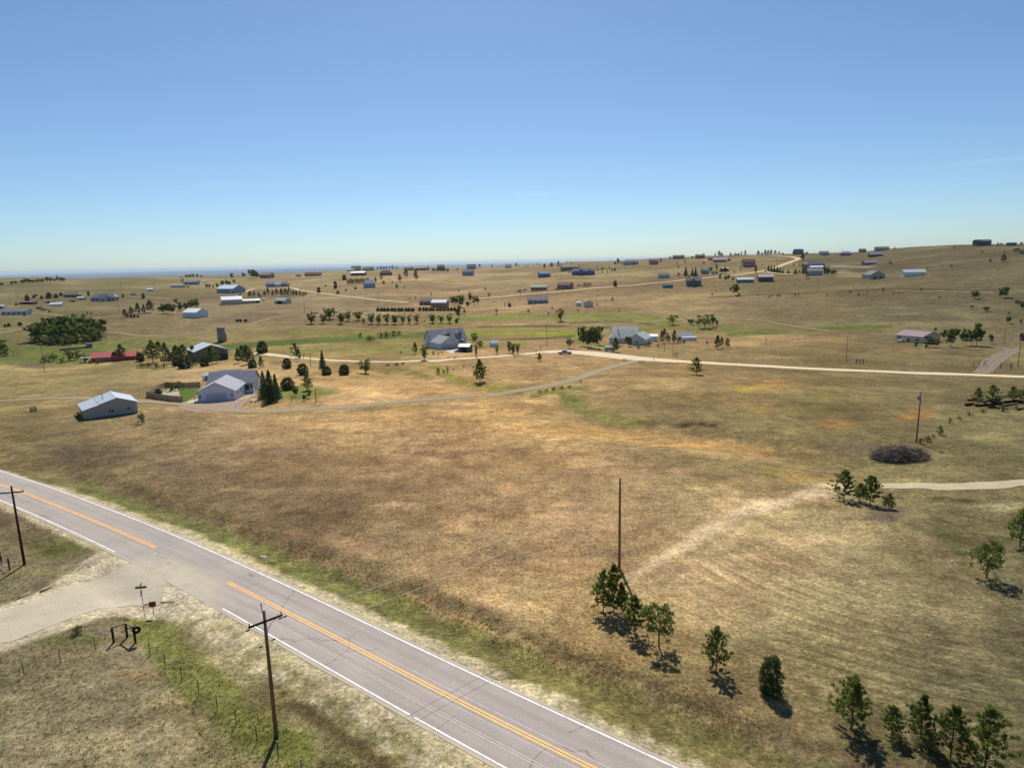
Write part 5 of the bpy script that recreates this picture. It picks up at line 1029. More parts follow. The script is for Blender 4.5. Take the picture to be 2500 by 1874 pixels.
# shed behind the house
B('garden_shed', 'small white garden shed with a dark door behind the grey house', 'shed', 495, 527, 929, 12, 6, (206, 206, 204), (176, 178, 180), -8, .9, 'n', ov=.15,
  extra=lambda e, L, W_, h, rh: MB.obj((lambda m: (m.box(-L*.13, -W_/2-.06, 0, L*.17, -W_/2-.005, h*.86), m)[1])(MB()), 'door', plain('brown_door', (84, 64, 54)), e)).rotation_euler[2] += 0
# board fence round the yard: panels of boards between posts
M_BOARD = plain('weathered_boards', (178, 158, 132), .9, .1, .3, 2.0); M_BOARD2 = plain('weathered_boards_light', (194, 174, 148), .9, .1, .3, 2.0)
def board_fence(name, label, P, hh=1.75, bw=.28, mats=(M_BOARD, M_BOARD2), every=1):
    e = empty(name, P[0], 0, label, 'fence'); o0 = P[0]; k = 0; n_b = 0; me_cache = {}
    for a, b in zip(P[:-1], P[1:]):
        d = (b-a); L = math.hypot(d.x, d.y); u = Vector((d.x/L, d.y/L, 0)); n = max(1, int(L/bw)); ang = math.atan2(u.y, u.x)
        for i in range(n):
            p = a+u*((i+.5)*L/n); z = float(gz(p.x, p.y)); key = k % 3
            if key not in me_cache:
                m = MB(); m.box(-bw*.46, -.012, -.15, bw*.46, .012, hh+(key-1)*.035); me_cache[key] = m.mesh('board', mats[key % 2])
            if n_b < 290:
                q = link('board', me_cache[key], e, (p.x-o0.x, p.y-o0.y, z-o0.z), ang); n_b += 1
            k += 1
        for i in range(int(L/2.4)+2):
            p = a+u*min(L, i*2.4); nn = Vector((-u.y, u.x, 0))*.07; z = float(gz(p.x, p.y)); m = MB(); m.box(-.06, -.06, -.2, .06, .06, hh+.08); m.obj('post', M_BOARD, e, False, (p.x+nn.x-o0.x, p.y+nn.y-o0.y, z-o0.z), ang)
    return e
board_fence('yard_fence', 'weathered vertical board fence around the yard left of the grey house',
            [G(447, 981.5), G(420, 980), G(392, 976), G(359, 970), G(372, 962), G(389, 952), G(406, 945), G(450, 946.5), G(489, 945)], 1.75, .30)
board_fence('screen_fence', 'orange brown wooden screen fence among the pines', [G(392, 882), G(417, 882)], 1.7, .5, (plain('cedar', (150, 104, 68)), plain('cedar2', (162, 116, 78))))
# the metal garage: asymmetrical gable, nearest building on the left
Pm = G(206.5, 1025); tm_ = math.radians(38); mg = empty('metal_garage', Pm, tm_, 'large grey metal garage with an uneven pale blue roof, nearest to the road', 'garage')
M_MW = plain('grey_metal_wall', (178, 174, 168), .6, .3, .08, .8, lines=('X', .32)); M_MR = plain('pale_blue_metal_roof', (186, 196, 206), .35, .5, .07, .5, lines=('X', 3.1), metal=.0)
M_MR = plain('pale_blue_roof', (186, 196, 206), .4, .5, .08, .5)
Dg = 9.6; pr = [(0, -1.5), (13.6, -1.5), (13.6, 2.95), (8.6, 4.55), (4.2, 3.35), (0, 2.4)]
m = MB(); m.prism(pr, 0, Dg); m.obj('wall', M_MW, mg)
def slab(x0, z0, x1, z1, y0, y1, t, nm, mt, par):
    m = MB(); m.add([(x0, y0, z0), (x1, y0, z1), (x1, y1, z1), (x0, y1, z0), (x0, y0, z0+t), (x1, y0, z1+t), (x1, y1, z1+t), (x0, y1, z0+t)], [(0, 3, 2, 1), (4, 5, 6, 7), (0, 1, 5, 4), (1, 2, 6, 5), (2, 3, 7, 6), (3, 0, 4, 7)]); return m.obj(nm, mt, par)
slab(-.35, 2.33, 4.2, 3.36, -.3, Dg+.3, .07, 'lean_to_roof', M_MR, mg); slab(4.0, 3.42, 8.62, 4.60, -.3, Dg+.3, .08, 'roof', M_MR, mg); slab(8.62, 4.60, 13.95, 2.88, -.3, Dg+.3, .08, 'roof', M_MR, mg)
m = MB(); m.box(8.45, -.34, 4.66, 8.8, Dg+.34, 4.74); m.obj('ridge_cap', M_TRIM, mg)
for k in range(1, 8):
    x = 4.2+4.3*k/8
m = MB(); m.tube((5.6, 3.6, 3.3), (5.5, 3.9, 5.3), .09); m.tube((5.5, 3.9, 5.3), (5.5, 3.9, 5.55), .17); m.obj('stovepipe', plain('stovepipe', (110, 110, 112), .4), mg)
for x in (6.3, 6.95):
    m = MB(); m.box(x, -.05, 1.15, x+.5, -.005, 1.75); w_ = m.obj('window', plain('grey_frame', (120, 118, 118)), mg); m = MB(); m.box(x+.06, -.07, 1.2, x+.44, -.02, 1.7); m.obj('pane', M_GLASS, w_)
m = MB(); m.box(10.7, -.05, 1.1, 11.8, -.005, 1.75); w_ = m.obj('window', M_MW, mg); m = MB(); m.box(10.8, -.07, 1.15, 11.7, -.02, 1.7); m.obj('pane', plain('shuttered_pane', (120, 120, 122)), w_)
m = MB(); m.box(0, -.03, -.6, 13.6, -.004, .18); m.obj('base_trim', plain('base_trim', (96, 94, 92)), mg)
mg.scale = (.87, 1.14, 1.0)
# farmhouse with dormers
Pf = G(1076, 853.5); tf = math.radians(30); fh = empty('farmhouse', Pf, tf, 'two storey grey farmhouse with two dark dormers and a front garage wing', 'house'); sf = mpp(Pf)
FW = (150, 150, 156); FR = (128, 128, 134)
block(fh, 1.0, 12.3, 19.0, 10.0, 3.4, 4.6, FW, FR, 0, [('l', .35, 4.4, .9, 1.2), ('l', .5, 1, 1.0, 1.2), ('f', .72, 1, 1.2, 1.3), ('f', .86, 1, 1.2, 1.3)], .5)
for fx in (8.5, 15.0):
    block(fh, fx+2.8, 12.9, 3.6, 2.8, 5.9, 1.2, (120, 118, 122), (112, 112, 118), math.pi/2, [('l', .5, 4.5, 1.6, 1.1)], .25, trim=M_DARKD)
block(fh, 10.0, 0, 12.2, 10.0, 2.9, 2.9, FW, FR, math.pi/2, [], .45, garage=[('l', .26, 3.2, 2.3), ('l', .66, 4.4, 2.3)])
m = MB(); m.box(11.0, 9.6, 2.7, 17.5, 12.2, 2.85); m.obj('porch_roof', plain('porch_white', (215, 216, 218)), fh)
for x in (11.2, 14.2, 17.2): m = MB(); m.box(x, 9.7, -.8, x+.15, 9.85, 2.69); m.obj('post', M_TRIM, fh)
ground_poly('driveway_slab', [G(*q) for q in ((1086, 856), (1120, 852), (1132, 862), (1100, 863))], M_CONC, 'concrete driveway slab before the farmhouse garage', .06)
B('rv_shelter', 'dark shelter with a bright white roof right of the farmhouse', 'shed', 1119, 1154, 860, 13, 6, (66, 66, 72), (236, 238, 242), -16, .8, 'd', True, ov=.15)
B('garden_shed', 'pale gambrel garden shed right of the farmhouse', 'shed', 1195, 1217, 847, 9, 6, (168, 170, 158), (206, 214, 212), 18, .7, 'n', ov=.1)
# middle skyline and slope
B('brown_shed', 'brown shed with a long white roof on the middle hilltop', 'barn', 856, 895, 673, 7, 3.5, (108, 78, 72), (228, 226, 224), -6, .4, 's', True)
B('skyline_house', 'grey two storey house behind the white roofed brown shed', 'house', 858, 882, 661, 7, 5, (136, 126, 114), (128, 120, 116), 5, .5)
B('small_shed', 'tiny shed with a cream roof on the middle skyline', 'shed', 846, 865, 662, 3, 3, (120, 104, 92), (226, 218, 190), 0, .4, 'n')
def solar(e, L, Wd, h, rh):
    for x in (-.3, -.05, .2):
        m = MB(); m.box(x*L, -.02, 0, x*L+L*.18, 1.6, .06); o = m.obj('solar_panel', plain('solar_panel', (40, 46, 60), .2, .6), e, False, (0, -Wd*.4, h+rh*.25)); o.rotation_euler = (math.atan2(rh, Wd/2), 0, 0)
B('skyline_house', 'tan house with solar panels on the middle skyline', 'house', 885, 914, 661, 6, 5, (152, 142, 112), (150, 146, 126), 6, .5, extra=solar)
B('brown_house', 'dark brown house with a hipped roof right of the hilltop shed', 'house', 927, 958, 672, 6, 6, (100, 80, 70), (106, 90, 82), 8, .5, hip=.2)
B('hill_house', 'blue grey two storey house before a row of conifers', 'house', 887, 917, 703, 11, 9, (130, 134, 146), (138, 142, 152), 24, .8, hip=.1)
B('skyline_house', 'long reddish house on the skyline, left of the tall pines gap', 'house', 986, 1011, 660, 5, 3.5, (136, 108, 96), (142, 116, 106), 0, .4)
B('skyline_house', 'brown house with a pale roof edge on the middle skyline', 'house', 1014, 1048, 660, 6, 5, (140, 102, 86), (176, 158, 140), -10, .45)
B('skyline_house', 'tall brown house hidden in shrubs on the middle skyline', 'house', 1068, 1086, 661, 11, 4, (116, 96, 80), (126, 104, 86), 4, .7)
B('hill_house', 'blue grey two storey house at the end of a short pale drive', 'house', 1129, 1158, 673, 10, 6, (112, 118, 132), (122, 126, 136), -12, .6)
B('skyline_house', 'brown house on the skyline directly above the blue grey one', 'house', 1140, 1162, 657, 6, 6, (124, 110, 94), (134, 122, 108), 0, .6)
B('brown_ranch', 'brown ranch house at the foot of the left hillside road', 'house', 1024, 1060, 745, 10, 7, (112, 88, 78), (126, 116, 110), -6, .6, hip=.08)
B('white_roofed_shed', 'long shed with a bright white roof beside the brown ranch house', 'barn', 1052, 1097, 751, 12, 7, (116, 98, 82), (232, 234, 238), -16, .5, 'n', True, ov=.2)
B('skyline_house', 'small pale green house alone on the skyline', 'house', 1233, 1249, 654, 5, 4, (150, 146, 124), (146, 144, 124), 0, .6)
B('slate_barn', 'dark slate blue barn below the centre skyline', 'barn', 1313, 1344, 677, 9, 5, (84, 94, 112), (118, 130, 150), 14, .6, 's')
B('brown_long_house', 'long brown house on the hill behind the dark blue house', 'house', 1368, 1415, 660, 8, 4, (122, 98, 86), (126, 114, 112), 8, .35)
B('dark_blue_house', 'wide dark blue house with several gables in the centre', 'house', 1396, 1452, 672, 10, 7, (72, 80, 100), (92, 98, 114), -6, .4, hip=.06,
  extra=lambda e, L, W_, h, rh: (block(e, L*.0, -W_/2-3, 7, L*.2, h, rh*.9, (78, 86, 106), (98, 104, 120), math.pi/2, [('l', .5, 1, 1.5, 1.3)], .3), block(e, L*.35, -W_/2-2, 6, L*.16, h*.9, rh*.8, (78, 86, 106), (98, 104, 120), math.pi/2, [('l', .5, 1, 1.5, 1.3)], .3)))
B('green_roof_house', 'brown house with a pale green roof above the hillside road', 'house', 1296, 1336, 709, 8, 5, (126, 102, 88), (140, 156, 136), -8, .5)
B('brown_barn_house', 'brown house with a dark striped roof right of the green roofed one', 'house', 1360, 1400, 706, 10, 7, (116, 94, 84), (104, 84, 78), -28, .8)
B('mobile_home', 'grey mobile home with a dark window band below the hillside road', 'mobile home', 1288, 1338, 741, 9, 8, (118, 114, 118), (134, 124, 122), 3, .45)
B('tan_gable_barn', 'tan gabled barn with its end facing the viewer', 'barn', 1424, 1448, 749, 12, 4, (172, 156, 138), (150, 116, 100), 88, .8, 'n', ov=.15)
B('small_shed', 'little green and white shed left of the tan gabled barn', 'shed', 1406, 1419, 747, 8, 2.5, (178, 190, 180), (226, 228, 226), 5, .7, 'n')
B('small_shed', 'tiny dark shed alone on the valley slope', 'shed', 1240, 1248, 749, 6, 3, (66, 68, 76), (86, 88, 96), 0, .9, 'n')
B('skyline_complex', 'pale grey house with many roofs on the skyline right of centre', 'house', 1520, 1559, 647, 9, 5, (142, 140, 134), (140, 140, 142), 5, .4, hip=.1)
B('pink_house', 'square pinkish brown house at the skyline end of the grey one', 'house', 1584, 1607, 646, 11, 4, (134, 108, 104), (130, 116, 112), 0, .8)
B('long_shed', 'long low shed with a pale roof above the hillside road', 'shed', 1607, 1635, 679, 7, 5, (116, 124, 122), (156, 144, 142), 2, .4, 'n')
# white house on the turning area
Pw = G(1487, 838); wh = empty('white_house', Pw, math.radians(-12), 'white house with grey hipped roofs beside the turning area', 'house'); WHW = (196, 198, 206); WR = (140, 146, 146)
block(wh, 0, 0, 17, 10, 2.9, 3.4, WHW, WR, 0, [('f', .5, 1, 1.2, 1.2), ('f', .62, 1, 1.2, 1.2), ('l', .5, 1, 1, 1.2)], .5, hip=.22)
block(wh, 18.3, -6.5, 14, 8.6, 2.8, 2.7, WHW, WR, math.radians(78), [('l', .5, 1.0, 1.0, 1.1), ('b', .3, 1, 1, 1)], .5)
block(wh, 1.5, 9.0, 13, 8, 5.2, 1.9, (186, 188, 194), (128, 134, 140), math.radians(8), [], .5)
m = MB(); m.tube((4.5, 3.5, 3), (4.5, 3.5, 7.0), .3, None, 6); m.obj('chimney', plain('pale_chimney', (200, 198, 196)), wh)
B('blue_white_barn', 'white barn with a pale blue roof right of the white house', 'barn', 1578, 1605, 834, 13, 4, (178, 184, 198), (214, 222, 236), -10, .7, 'n', True)
B('white_shed', 'white roofed shed behind the gable of the white house', 'shed', 1560, 1580, 822, 5, 5, (196, 198, 202), (236, 238, 240), -16, .6, 'n')
B('greenhouse', 'greenhouse with a glazed white roof behind the pines', 'greenhouse', 1654, 1688, 827, 6, 8, (176, 178, 182), (236, 238, 240), -3, .5, 'n', True)
B('white_trailer', 'long white trailer in front of the greenhouse', 'trailer', 1663, 1701, 832, 8, 1.5, (226, 226, 226), (238, 238, 238), 8, .18, 'n', ov=.05)
# right skyline and slope
B('skyline_row_house', 'row of brown buildings at the start of the right skyline', 'house', 1642, 1671, 632, 6, 3, (124, 98, 86), (128, 110, 102), 0, .3)
B('red_brown_house', 'reddish brown house among skyline pines', 'house', 1697, 1721, 631, 6, 3.5, (128, 84, 76), (122, 96, 88), 4, .4)
B('long_red_barn', 'long reddish roofed barn on the right skyline', 'barn', 1728, 1768, 635, 5, 4, (126, 92, 84), (140, 110, 102), -5, .3, 'n')
B('grey_barn', 'grey barn with a pale roof in front of the long reddish one', 'barn', 1740, 1774, 640, 6, 4.5, (104, 98, 96), (150, 146, 146), -14, .5, 'n')
B('small_red_shed', 'tiny red shed right of the grey barn', 'shed', 1776, 1784, 637, 4, 2, (132, 60, 58), (140, 104, 100), 0, .8, 'n')
B('tall_brown_house', 'two storey brown house with a reddish roof on the right slope', 'house', 1810, 1844, 652, 13, 6, (130, 96, 80), (112, 76, 72), -5, .6)
B('teal_barn', 'dark barn with a big teal roof on the right skyline', 'barn', 1935, 1962, 621, 4, 9, (60, 58, 58), (96, 128, 122), 0, .6, 'n')
B('skyline_house', 'grey house with a small gable at the right end of the skyline road', 'house', 1999, 2023, 624, 7, 4, (118, 124, 122), (124, 128, 128), -8, .5)
B('dark_house', 'dark grey two storey house with a white trimmed gable', 'house', 1674, 1712, 699, 14, 8, (76, 78, 88), (112, 106, 106), -8, .6,
  extra=lambda e, L, W_, h, rh: block(e, L*.05, -W_/2-2, 4, L*.28, h*1.05, 2.2, (78, 80, 90), (116, 110, 110), math.pi/2, [('l', .5, 3.2, 1.8, 1.4), ('l', .5, .8, 1.4, 1.6)], .3))
B('teal_container', 'teal shipping container alone on the slope', 'container', 1617, 1643, 703, 7.5, .3, (72, 100, 108), (84, 106, 112), 0, .35, 'n', ov=0)
B('teal_house', 'teal house half hidden by trees near the motorhome', 'house', 1711, 1731, 669, 9, 4, (84, 108, 108), (128, 140, 138), 4, .5)
B('small_shed', 'small shed with a white awning roof by the scraggly trees', 'shed', 1760, 1779, 662, 7, 1, (84, 74, 68), (222, 218, 212), 0, .6, 'd')
B('low_barn', 'low barn with white and brown roofs below the hillside road', 'barn', 1797, 1840, 690, 8, 4, (80, 90, 96), (214, 216, 216), -4, .3, 'n', True)
B('dark_barn', 'dark brown gabled house right of the low white roofed barn', 'house', 1848, 1888, 688, 12, 6, (70, 62, 62), (150, 146, 144), -12, .7)
def f14(e, L, Wd, h, rh):
    block(e, -L*.45, -Wd/2-6, L*.75, 6, h*.5, 1.0, (190, 188, 186), (226, 226, 226), 0, [], .3, garage=[('f', .3, 3, 2.2), ('f', .7, 3, 2.2)])
B('large_grey_house', 'large grey house complex at the end of the road branch', 'house', 1960, 2013, 658, 13, 7, (100, 98, 104), (104, 102, 110), 6, .4, hip=.12, extra=f14)
B('grey_barn', 'long grey barn in front of the large grey house complex', 'barn', 1968, 2008, 673, 12, 5, (128, 124, 118), (138, 134, 128), -10, .4, 'n')
B('skyline_house', 'grey house with a shallow roof on the right skyline ridge', 'house', 2049, 2078, 624, 6, 4, (110, 112, 112), (122, 122, 122), 4, .5, hip=.1)
B('skyline_house', 'square brown house on the right skyline ridge', 'house', 2096, 2115, 616, 6, 3, (116, 102, 92), (120, 112, 104), 0, .7)
B('skyline_house', 'long grey house left of a single tree on the right skyline', 'house', 2134, 2171, 612, 6, 4, (124, 118, 116), (116, 114, 116), 0, .35)
B('slope_house', 'low dark house with a pale edge below the right skyline', 'house', 2119, 2157, 627, 6, 3, (74, 76, 82), (104, 108, 118), -4, .4)
B('slope_shed', 'low grey roofed shed beside the sandy hill track', 'shed', 2103, 2141, 646, 5, 4, (92, 96, 102), (108, 112, 118), 0, .6, 'n')
B('gable_barn', 'broad greenish grey gabled barn on the right slope', 'barn', 2103, 2160, 681, 10, 10, (126, 126, 114), (102, 102, 100), 90, .9, 'n', ov=.2,
  extra=lambda e, L, W_, h, rh: [MB.obj((lambda m: (m.box(-L/2-.08, y, 0, -L/2-.01, y+2.4, 2.6), m)[1])(MB()), 'door', plain('dull_door', (96, 98, 96)), e) for y in (-W_*.3, W_*.1)])
B('white_barn', 'long white roofed barn with paddock rails on the right slope', 'barn', 2199, 2259, 674, 10, 6, (168, 168, 166), (226, 228, 232), -6, .3, 'n', True)
B('hilltop_house', 'big dark house alone on top of the right hill', 'house', 2373, 2420, 600, 11, 4, (62, 70, 74), (74, 86, 92), -4, .45, extra=lambda e, L, W_, h, rh: block(e, -L*.5, -W_/2-2.5, L*.3, 5, h, 2.0, (60, 66, 70), (74, 86, 92), 0, [('f', .5, 1, 2, 1.5)], .3))
B('hilltop_house', 'second dark house near the right end of the hilltop', 'house', 2456, 2482, 600, 6, 2, (68, 74, 84), (72, 84, 98), 0, .5)
B('slope_house', 'dark roofed house at the right edge below the hilltop', 'house', 2488, 2512, 619, 5, 4, (80, 82, 86), (92, 94, 102), 0, .5)
B('tan_house', 'tan house with a purple brown roof at the bend of the grey drive', 'house', 2183, 2296, 837, 15, 10, (150, 138, 124), (128, 114, 118), -60, 1.25, 'h', ov=.35)
B('edge_shed', 'dark shed cut by the right edge of the photo', 'shed', 2488, 2512, 832, 14, 5, (62, 62, 68), (84, 84, 92), 0, .8, 'n')
# silo
Ps = G(543, 833); ss = mpp(Ps); e = empty('silo', Ps, 0, 'grey round concrete silo standing in the field', 'silo'); m = MB(); hs = top_h(Ps, 543, 800); rs_ = 10.6*ss
m.tube((0, 0, -1), (0, 0, hs), rs_, rs_*.985, 28); m.obj('wall', plain('silo_concrete', (168, 160, 150), .9, .1, .2, .5, lines=('Z', .75)), e, True)
m = MB(); m.tube((0, 0, hs+.005), (0, 0, hs+.2), rs_*1.03, None, 28); m.obj('rim', plain('silo_rim', (112, 92, 84)), e)
m = MB(); m.tube((0, 0, hs+.21), (0, 0, hs+.6), rs_*.95, rs_*.3, 28); m.obj('roof', plain('silo_roof', (96, 82, 76)), e)
# low concrete feed bunk on the left
A = G(146, 856); Bq = G(212, 849); e = empty('feed_bunk', A, 0, 'long low grey concrete feed bunk in the green field', 'feed trough'); d = Bq-A; L = d.length; an = math.atan2(d.y, d.x)
m = MB(); m.box(0, -.5, -.8, L, .5, 1.0); m.obj('trough', plain('old_concrete', (112, 110, 104)), e, False, (0, 0, 0), an); m = MB(); m.box(L+.05, -1.2, -.8, L+2.6, 1.2, 2.6); m.obj('tank', plain('tank_grey', (128, 130, 134)), e, False, (0, 0, 0), an)
# ================================================================ poles and wires
M_POLE = plain('pole_wood', (140, 116, 84), .9, .1, .3, 1.5); M_POLED = plain('pole_wood_dark', (70, 56, 44), .9, .1, .25, 1.5); M_STEEL = plain('galvanised', (150, 152, 154), .5, .4, .1)
M_INS = plain('insulator', (58, 54, 62), .3, .5, .05); M_WIRE = plain('wire_alu', (214, 206, 186), .5, .4, .05)
def pole(px, py, ytop, label, r=.15, arm=None, mat=None, group=None, extra=None, xtop=None):
    P = G(px, py); h = top_h(P, px, ytop); e = empty('utility_pole', P, 0, label, 'utility pole', group)
    far = depth(P) > 220; mat = mat or M_POLE
    m = MB(); m.tube((0, 0, -.3), (0, 0, h), r, r*.62, 5 if far else 10); m.obj('pole', mat, e, True)
    if arm:
        ang, L, dz = arm; u = Vector((math.cos(ang), math.sin(ang), 0)); zc = h-dz
        m = MB(); m.box(-L/2, -.06-r, -.07, L/2, .05-r, .07); o = m.obj('crossarm', M_POLED, e, False, (0, 0, zc), ang)
        if not far:
            for s in (-.93, .93): m = MB(); m.tube((s*L/2, -r, .075), (s*L/2, -r, .28), .03, .055, 6); m.obj('insulator', M_INS, e, False, (0, 0, zc), ang)
            for s in (-1, 1): m = MB(); m.tube((s*L*.28, -r-.02, -.07), (s*.05, -r, -.75), .018, None, 4); m.obj('brace', M_STEEL, e, False, (0, 0, zc), ang)
    if extra: extra(e, h, P)
    return e, P, h
wdir = (G(1512, 1386)-G(675, 1800)); wa = math.atan2(wdir.y, wdir.x)
def pB(e, h, P):
    for z_, s in ((h-1.05, -1.25), (h-1.05, 1.15), (h-1.05, 1.5), (h-2.7, -.45), (h-2.5, .5)):
        m = MB(); m.tube((s-.14, 0, 0), (s+.14, 0, 0), .06, .05, 6); m.obj('insulator', M_INS, e, False, (0, 0, z_), wa)
    m = MB(); m.tube((-.12, 0, h-.1), (-.16, 0, h+.45), .03); m.tube((-.16, 0, h+.42), (-.16, 0, h+.55), .06); m.obj('pole_top_pin', M_INS, e)
    for k in range(3): m = MB(); m.tube((0, 0, h-1.6-k*.35), (0, 0, h-1.56-k*.35), .155, None, 10); m.obj('band', M_STEEL, e)
eA, PA, hA = pole(60, 1378, 1180, 'dark utility pole with a crossarm at the left edge, beside the road bend', .16, (math.radians(12), 2.6, .75), M_POLED)
eB, PB, hB = pole(675, 1800, 1484, 'near utility pole with a crossarm standing in front of the road', .17, (wa, 2.5, .75), None, None, pB)
eC, PC, hC = pole(1512, 1387, 1166, 'tall bare pole behind the clump of pines', .17, None, plain('pole_wood_brown', (150, 112, 84), .9, .1, .2, 1.5))
def pD(e, h, P):
    m = MB(); m.tube((-.35, 0, h-1.5), (-.35, 0, h-.7), .22, None, 10); m.obj('transformer', M_STEEL, e); m = MB(); m.box(-.5, -.05, h-1.6, .55, .05, h-1.5); m.obj('bracket', M_STEEL, e)
eD, PD, hD = pole(2237, 1080, 955, 'pole with a grey transformer next to the brush pile', .15, None, plain('pole_wood_red', (140, 106, 92), .9, .1, .2, 1.5), None, pD)
eE, PE, hE = pole(109, 907, 839, 'leaning pole with a crossarm on the left pasture', .14, (math.radians(5), 2.4, .3), None, 'mid distance poles')
pole(454, 903, 868, 'pale slender pole among the junipers', .12, None, M_STEEL); eF, PF, hF = pole(1335, 844, 790, 'pole beside the turning area', .14)
e1, P1, h1 = pole(1643, 870, 818, 'pole right of the greenhouse with wires to the left', .13, (0, 2.0, .3)); e2, P2, h2 = pole(1622, 859, 833, 'short leaning pole before the greenhouse', .1)
e3, P3, h3 = pole(2065, 887, 819, 'slim pole on the gravel road left of the tan house', .12); e4, P4, h4 = pole(2485, 895, 822, 'pole near the right edge beside the grey drive', .14); pole(2452, 840, 792, 'pole right of the tan house pines', .13)
FARP = [(43, 727, 712), (209, 710, 696), (297, 706, 690), (377, 704, 688), (292, 763, 743), (699, 671, 655), (709, 669, 655), (759, 666, 652), (768, 666, 650), (791, 666, 652), (786, 700, 681), (744, 761, 736), (831, 704, 680), (894, 737, 717), (924, 736, 712),
        (864, 659, 641), (885, 659, 640), (962, 657, 641), (1032, 658, 641), (1092, 657, 640), (1119, 665, 639), (1145, 727, 711), (1207, 678, 655), (1271, 722, 696), (1225, 680, 663), (1488, 650, 632), (1742, 681, 671), (1846, 669, 650), (1895, 644, 627), (1870, 841, 826), (2055, 623, 602), (2219, 606, 593), (2105, 636, 622)]
FARP.sort()
DESC = ['before the brown stables', 'above the big grey farmhouse', 'right of the grey farmhouse', 'beside the lone blue shed', 'left of the pine line', 'first of the skyline pair on the left', 'second of the skyline pair on the left', 'above the single willows', 'left of the red stable roof end',
        'right behind the long red stable', 'on the brown slope below the red stable', 'at the right end of the red stable', 'beside the narrow pine on the left slope', 'behind the left hilltop house', 'behind the solar roofed house', 'left one above the hedge row', 'right one above the hedge row', 'among the tiny skyline trees', 'behind the two middle skyline houses',
        'left of the blue grey hill house', 'just left of the drive of the hill house', 'right of the brown ranch trees', 'on the slope right of the hill house', 'below the small pale skyline house', 'beside the green roofed house', 'on the centre skyline hump', 'in the empty pasture above the road', 'by the dark two storey house', 'beside the two storey brown house', 'below the right skyline grove', 'on the skyline over the grey ridge house', 'next to the sandy hill track', 'alone on the right skyline']
for (x, yb, yt), ds in zip(FARP, DESC): pole(x, yb, yt, 'thin distant pole '+ds, .13, (random.uniform(-.4, .4), 2.2, .5) if yb > 670 else None, M_POLED, 'distant utility poles')
def wire(A, Bq, sag, label, r=.014, n=26, mat=None):
    A = Vector(A); Bq = Vector(Bq); m = MB(); pts = [A.lerp(Bq, i/n)-Vector((0, 0, 4*sag*(i/n)*(1-i/n))) for i in range(n+1)]
    d = (Bq-A).normalized(); u = d.cross(Vector((0, 0, 1))).normalized(); w_ = d.cross(u); V = []
    for p in pts:
        for k in range(3): a = 2.094*k; V.append(p+u*math.cos(a)*r+w_*math.sin(a)*r)
    m.add(V, [(i*3+k, i*3+(k+1) % 3, (i+1)*3+(k+1) % 3, (i+1)*3+k) for i in range(n) for k in range(3)])
    tag(m.obj('wire', mat or M_WIRE), label, 'wire', 'overhead wires')
uB = Vector((math.cos(wa), math.sin(wa), 0))
wire(PB+Vector((0, 0, hB-1.0))+uB*1.6, PC+Vector((0, 0, hC-.25)), 1.1, 'upper wire from the near pole across the road to the bare pole', .018)
wire(PB+Vector((0, 0, hB-2.5))+uB*.6, PC+Vector((0, 0, hC-1.5)), 1.2, 'lower wire from the near pole across the road to the bare pole', .018)
PL = PB-uB*46; PLz = float(gz(PL.x, PL.y)) if PL.length > 20 else 0
wire(PB+Vector((0, 0, hB-1.0))-uB*1.4, Vector((PL.x, PL.y, 9.0)), .7, 'upper wire running from the near pole out of the lower left', .018)
wire(PB+Vector((0, 0, hB-2.6))-uB*.5, Vector((PL.x, PL.y, 7.5)), .8, 'lower wire running from the near pole out of the lower left', .018)
wire(P3+Vector((0, 0, h3-.2)), P4+Vector((0, 0, h4-.3)), .8, 'upper wire passing in front of the tan house', .03); wire(P3+Vector((0, 0, h3-1.2)), P4+Vector((0, 0, h4-1.3)), .8, 'lower wire passing in front of the tan house', .03)
wire(P1+Vector((0, 0, h1-.4)), G(1604, 850)+Vector((0, 0, 5)), 1.2, 'wire sagging from the pole by the greenhouse to the white house', .03)
# ================================================================ steel post wire fence in the lower left
M_TP = plain('steel_post', (66, 60, 48), .7, .2); M_TPW = plain('post_tip_white', (225, 225, 215), .5)
TP = [(-60, 1690), (59, 1647), (148, 1616), (233, 1586), (366, 1599), (404, 1628), (444, 1661), (486, 1696), (531, 1732), (577, 1768), (628, 1810), (680, 1852), (738, 1898), (800, 1946)]
FP = [G(*q) for q in TP]; e = empty('wire_fence', FP[1], 0, 'low wire fence on thin steel posts round the lower left field', 'fence'); o0 = FP[1]
mp = MB(); mp.tube((0, 0, -.2), (0, 0, 1.35), .035, None, 5); mp = mp.mesh('post', M_TP); mt = MB(); mt.tube((0, 0, 1.352), (0, 0, 1.5), .036, None, 5); mt = mt.mesh('post_tip', M_TPW)
for p in FP: q = link('post', mp, e, p-o0); link('post_tip', mt, q)
m = MB()
for a, b in zip(FP[:-1], FP[1:]):
    for z_ in (.35, .7, 1.05, 1.3): m.tube(a-o0+Vector((0, 0, z_)), b-o0+Vector((0, 0, z_)), .004, None, 3)
m.obj('wire', plain('dull_wire', (120, 112, 96)), e)
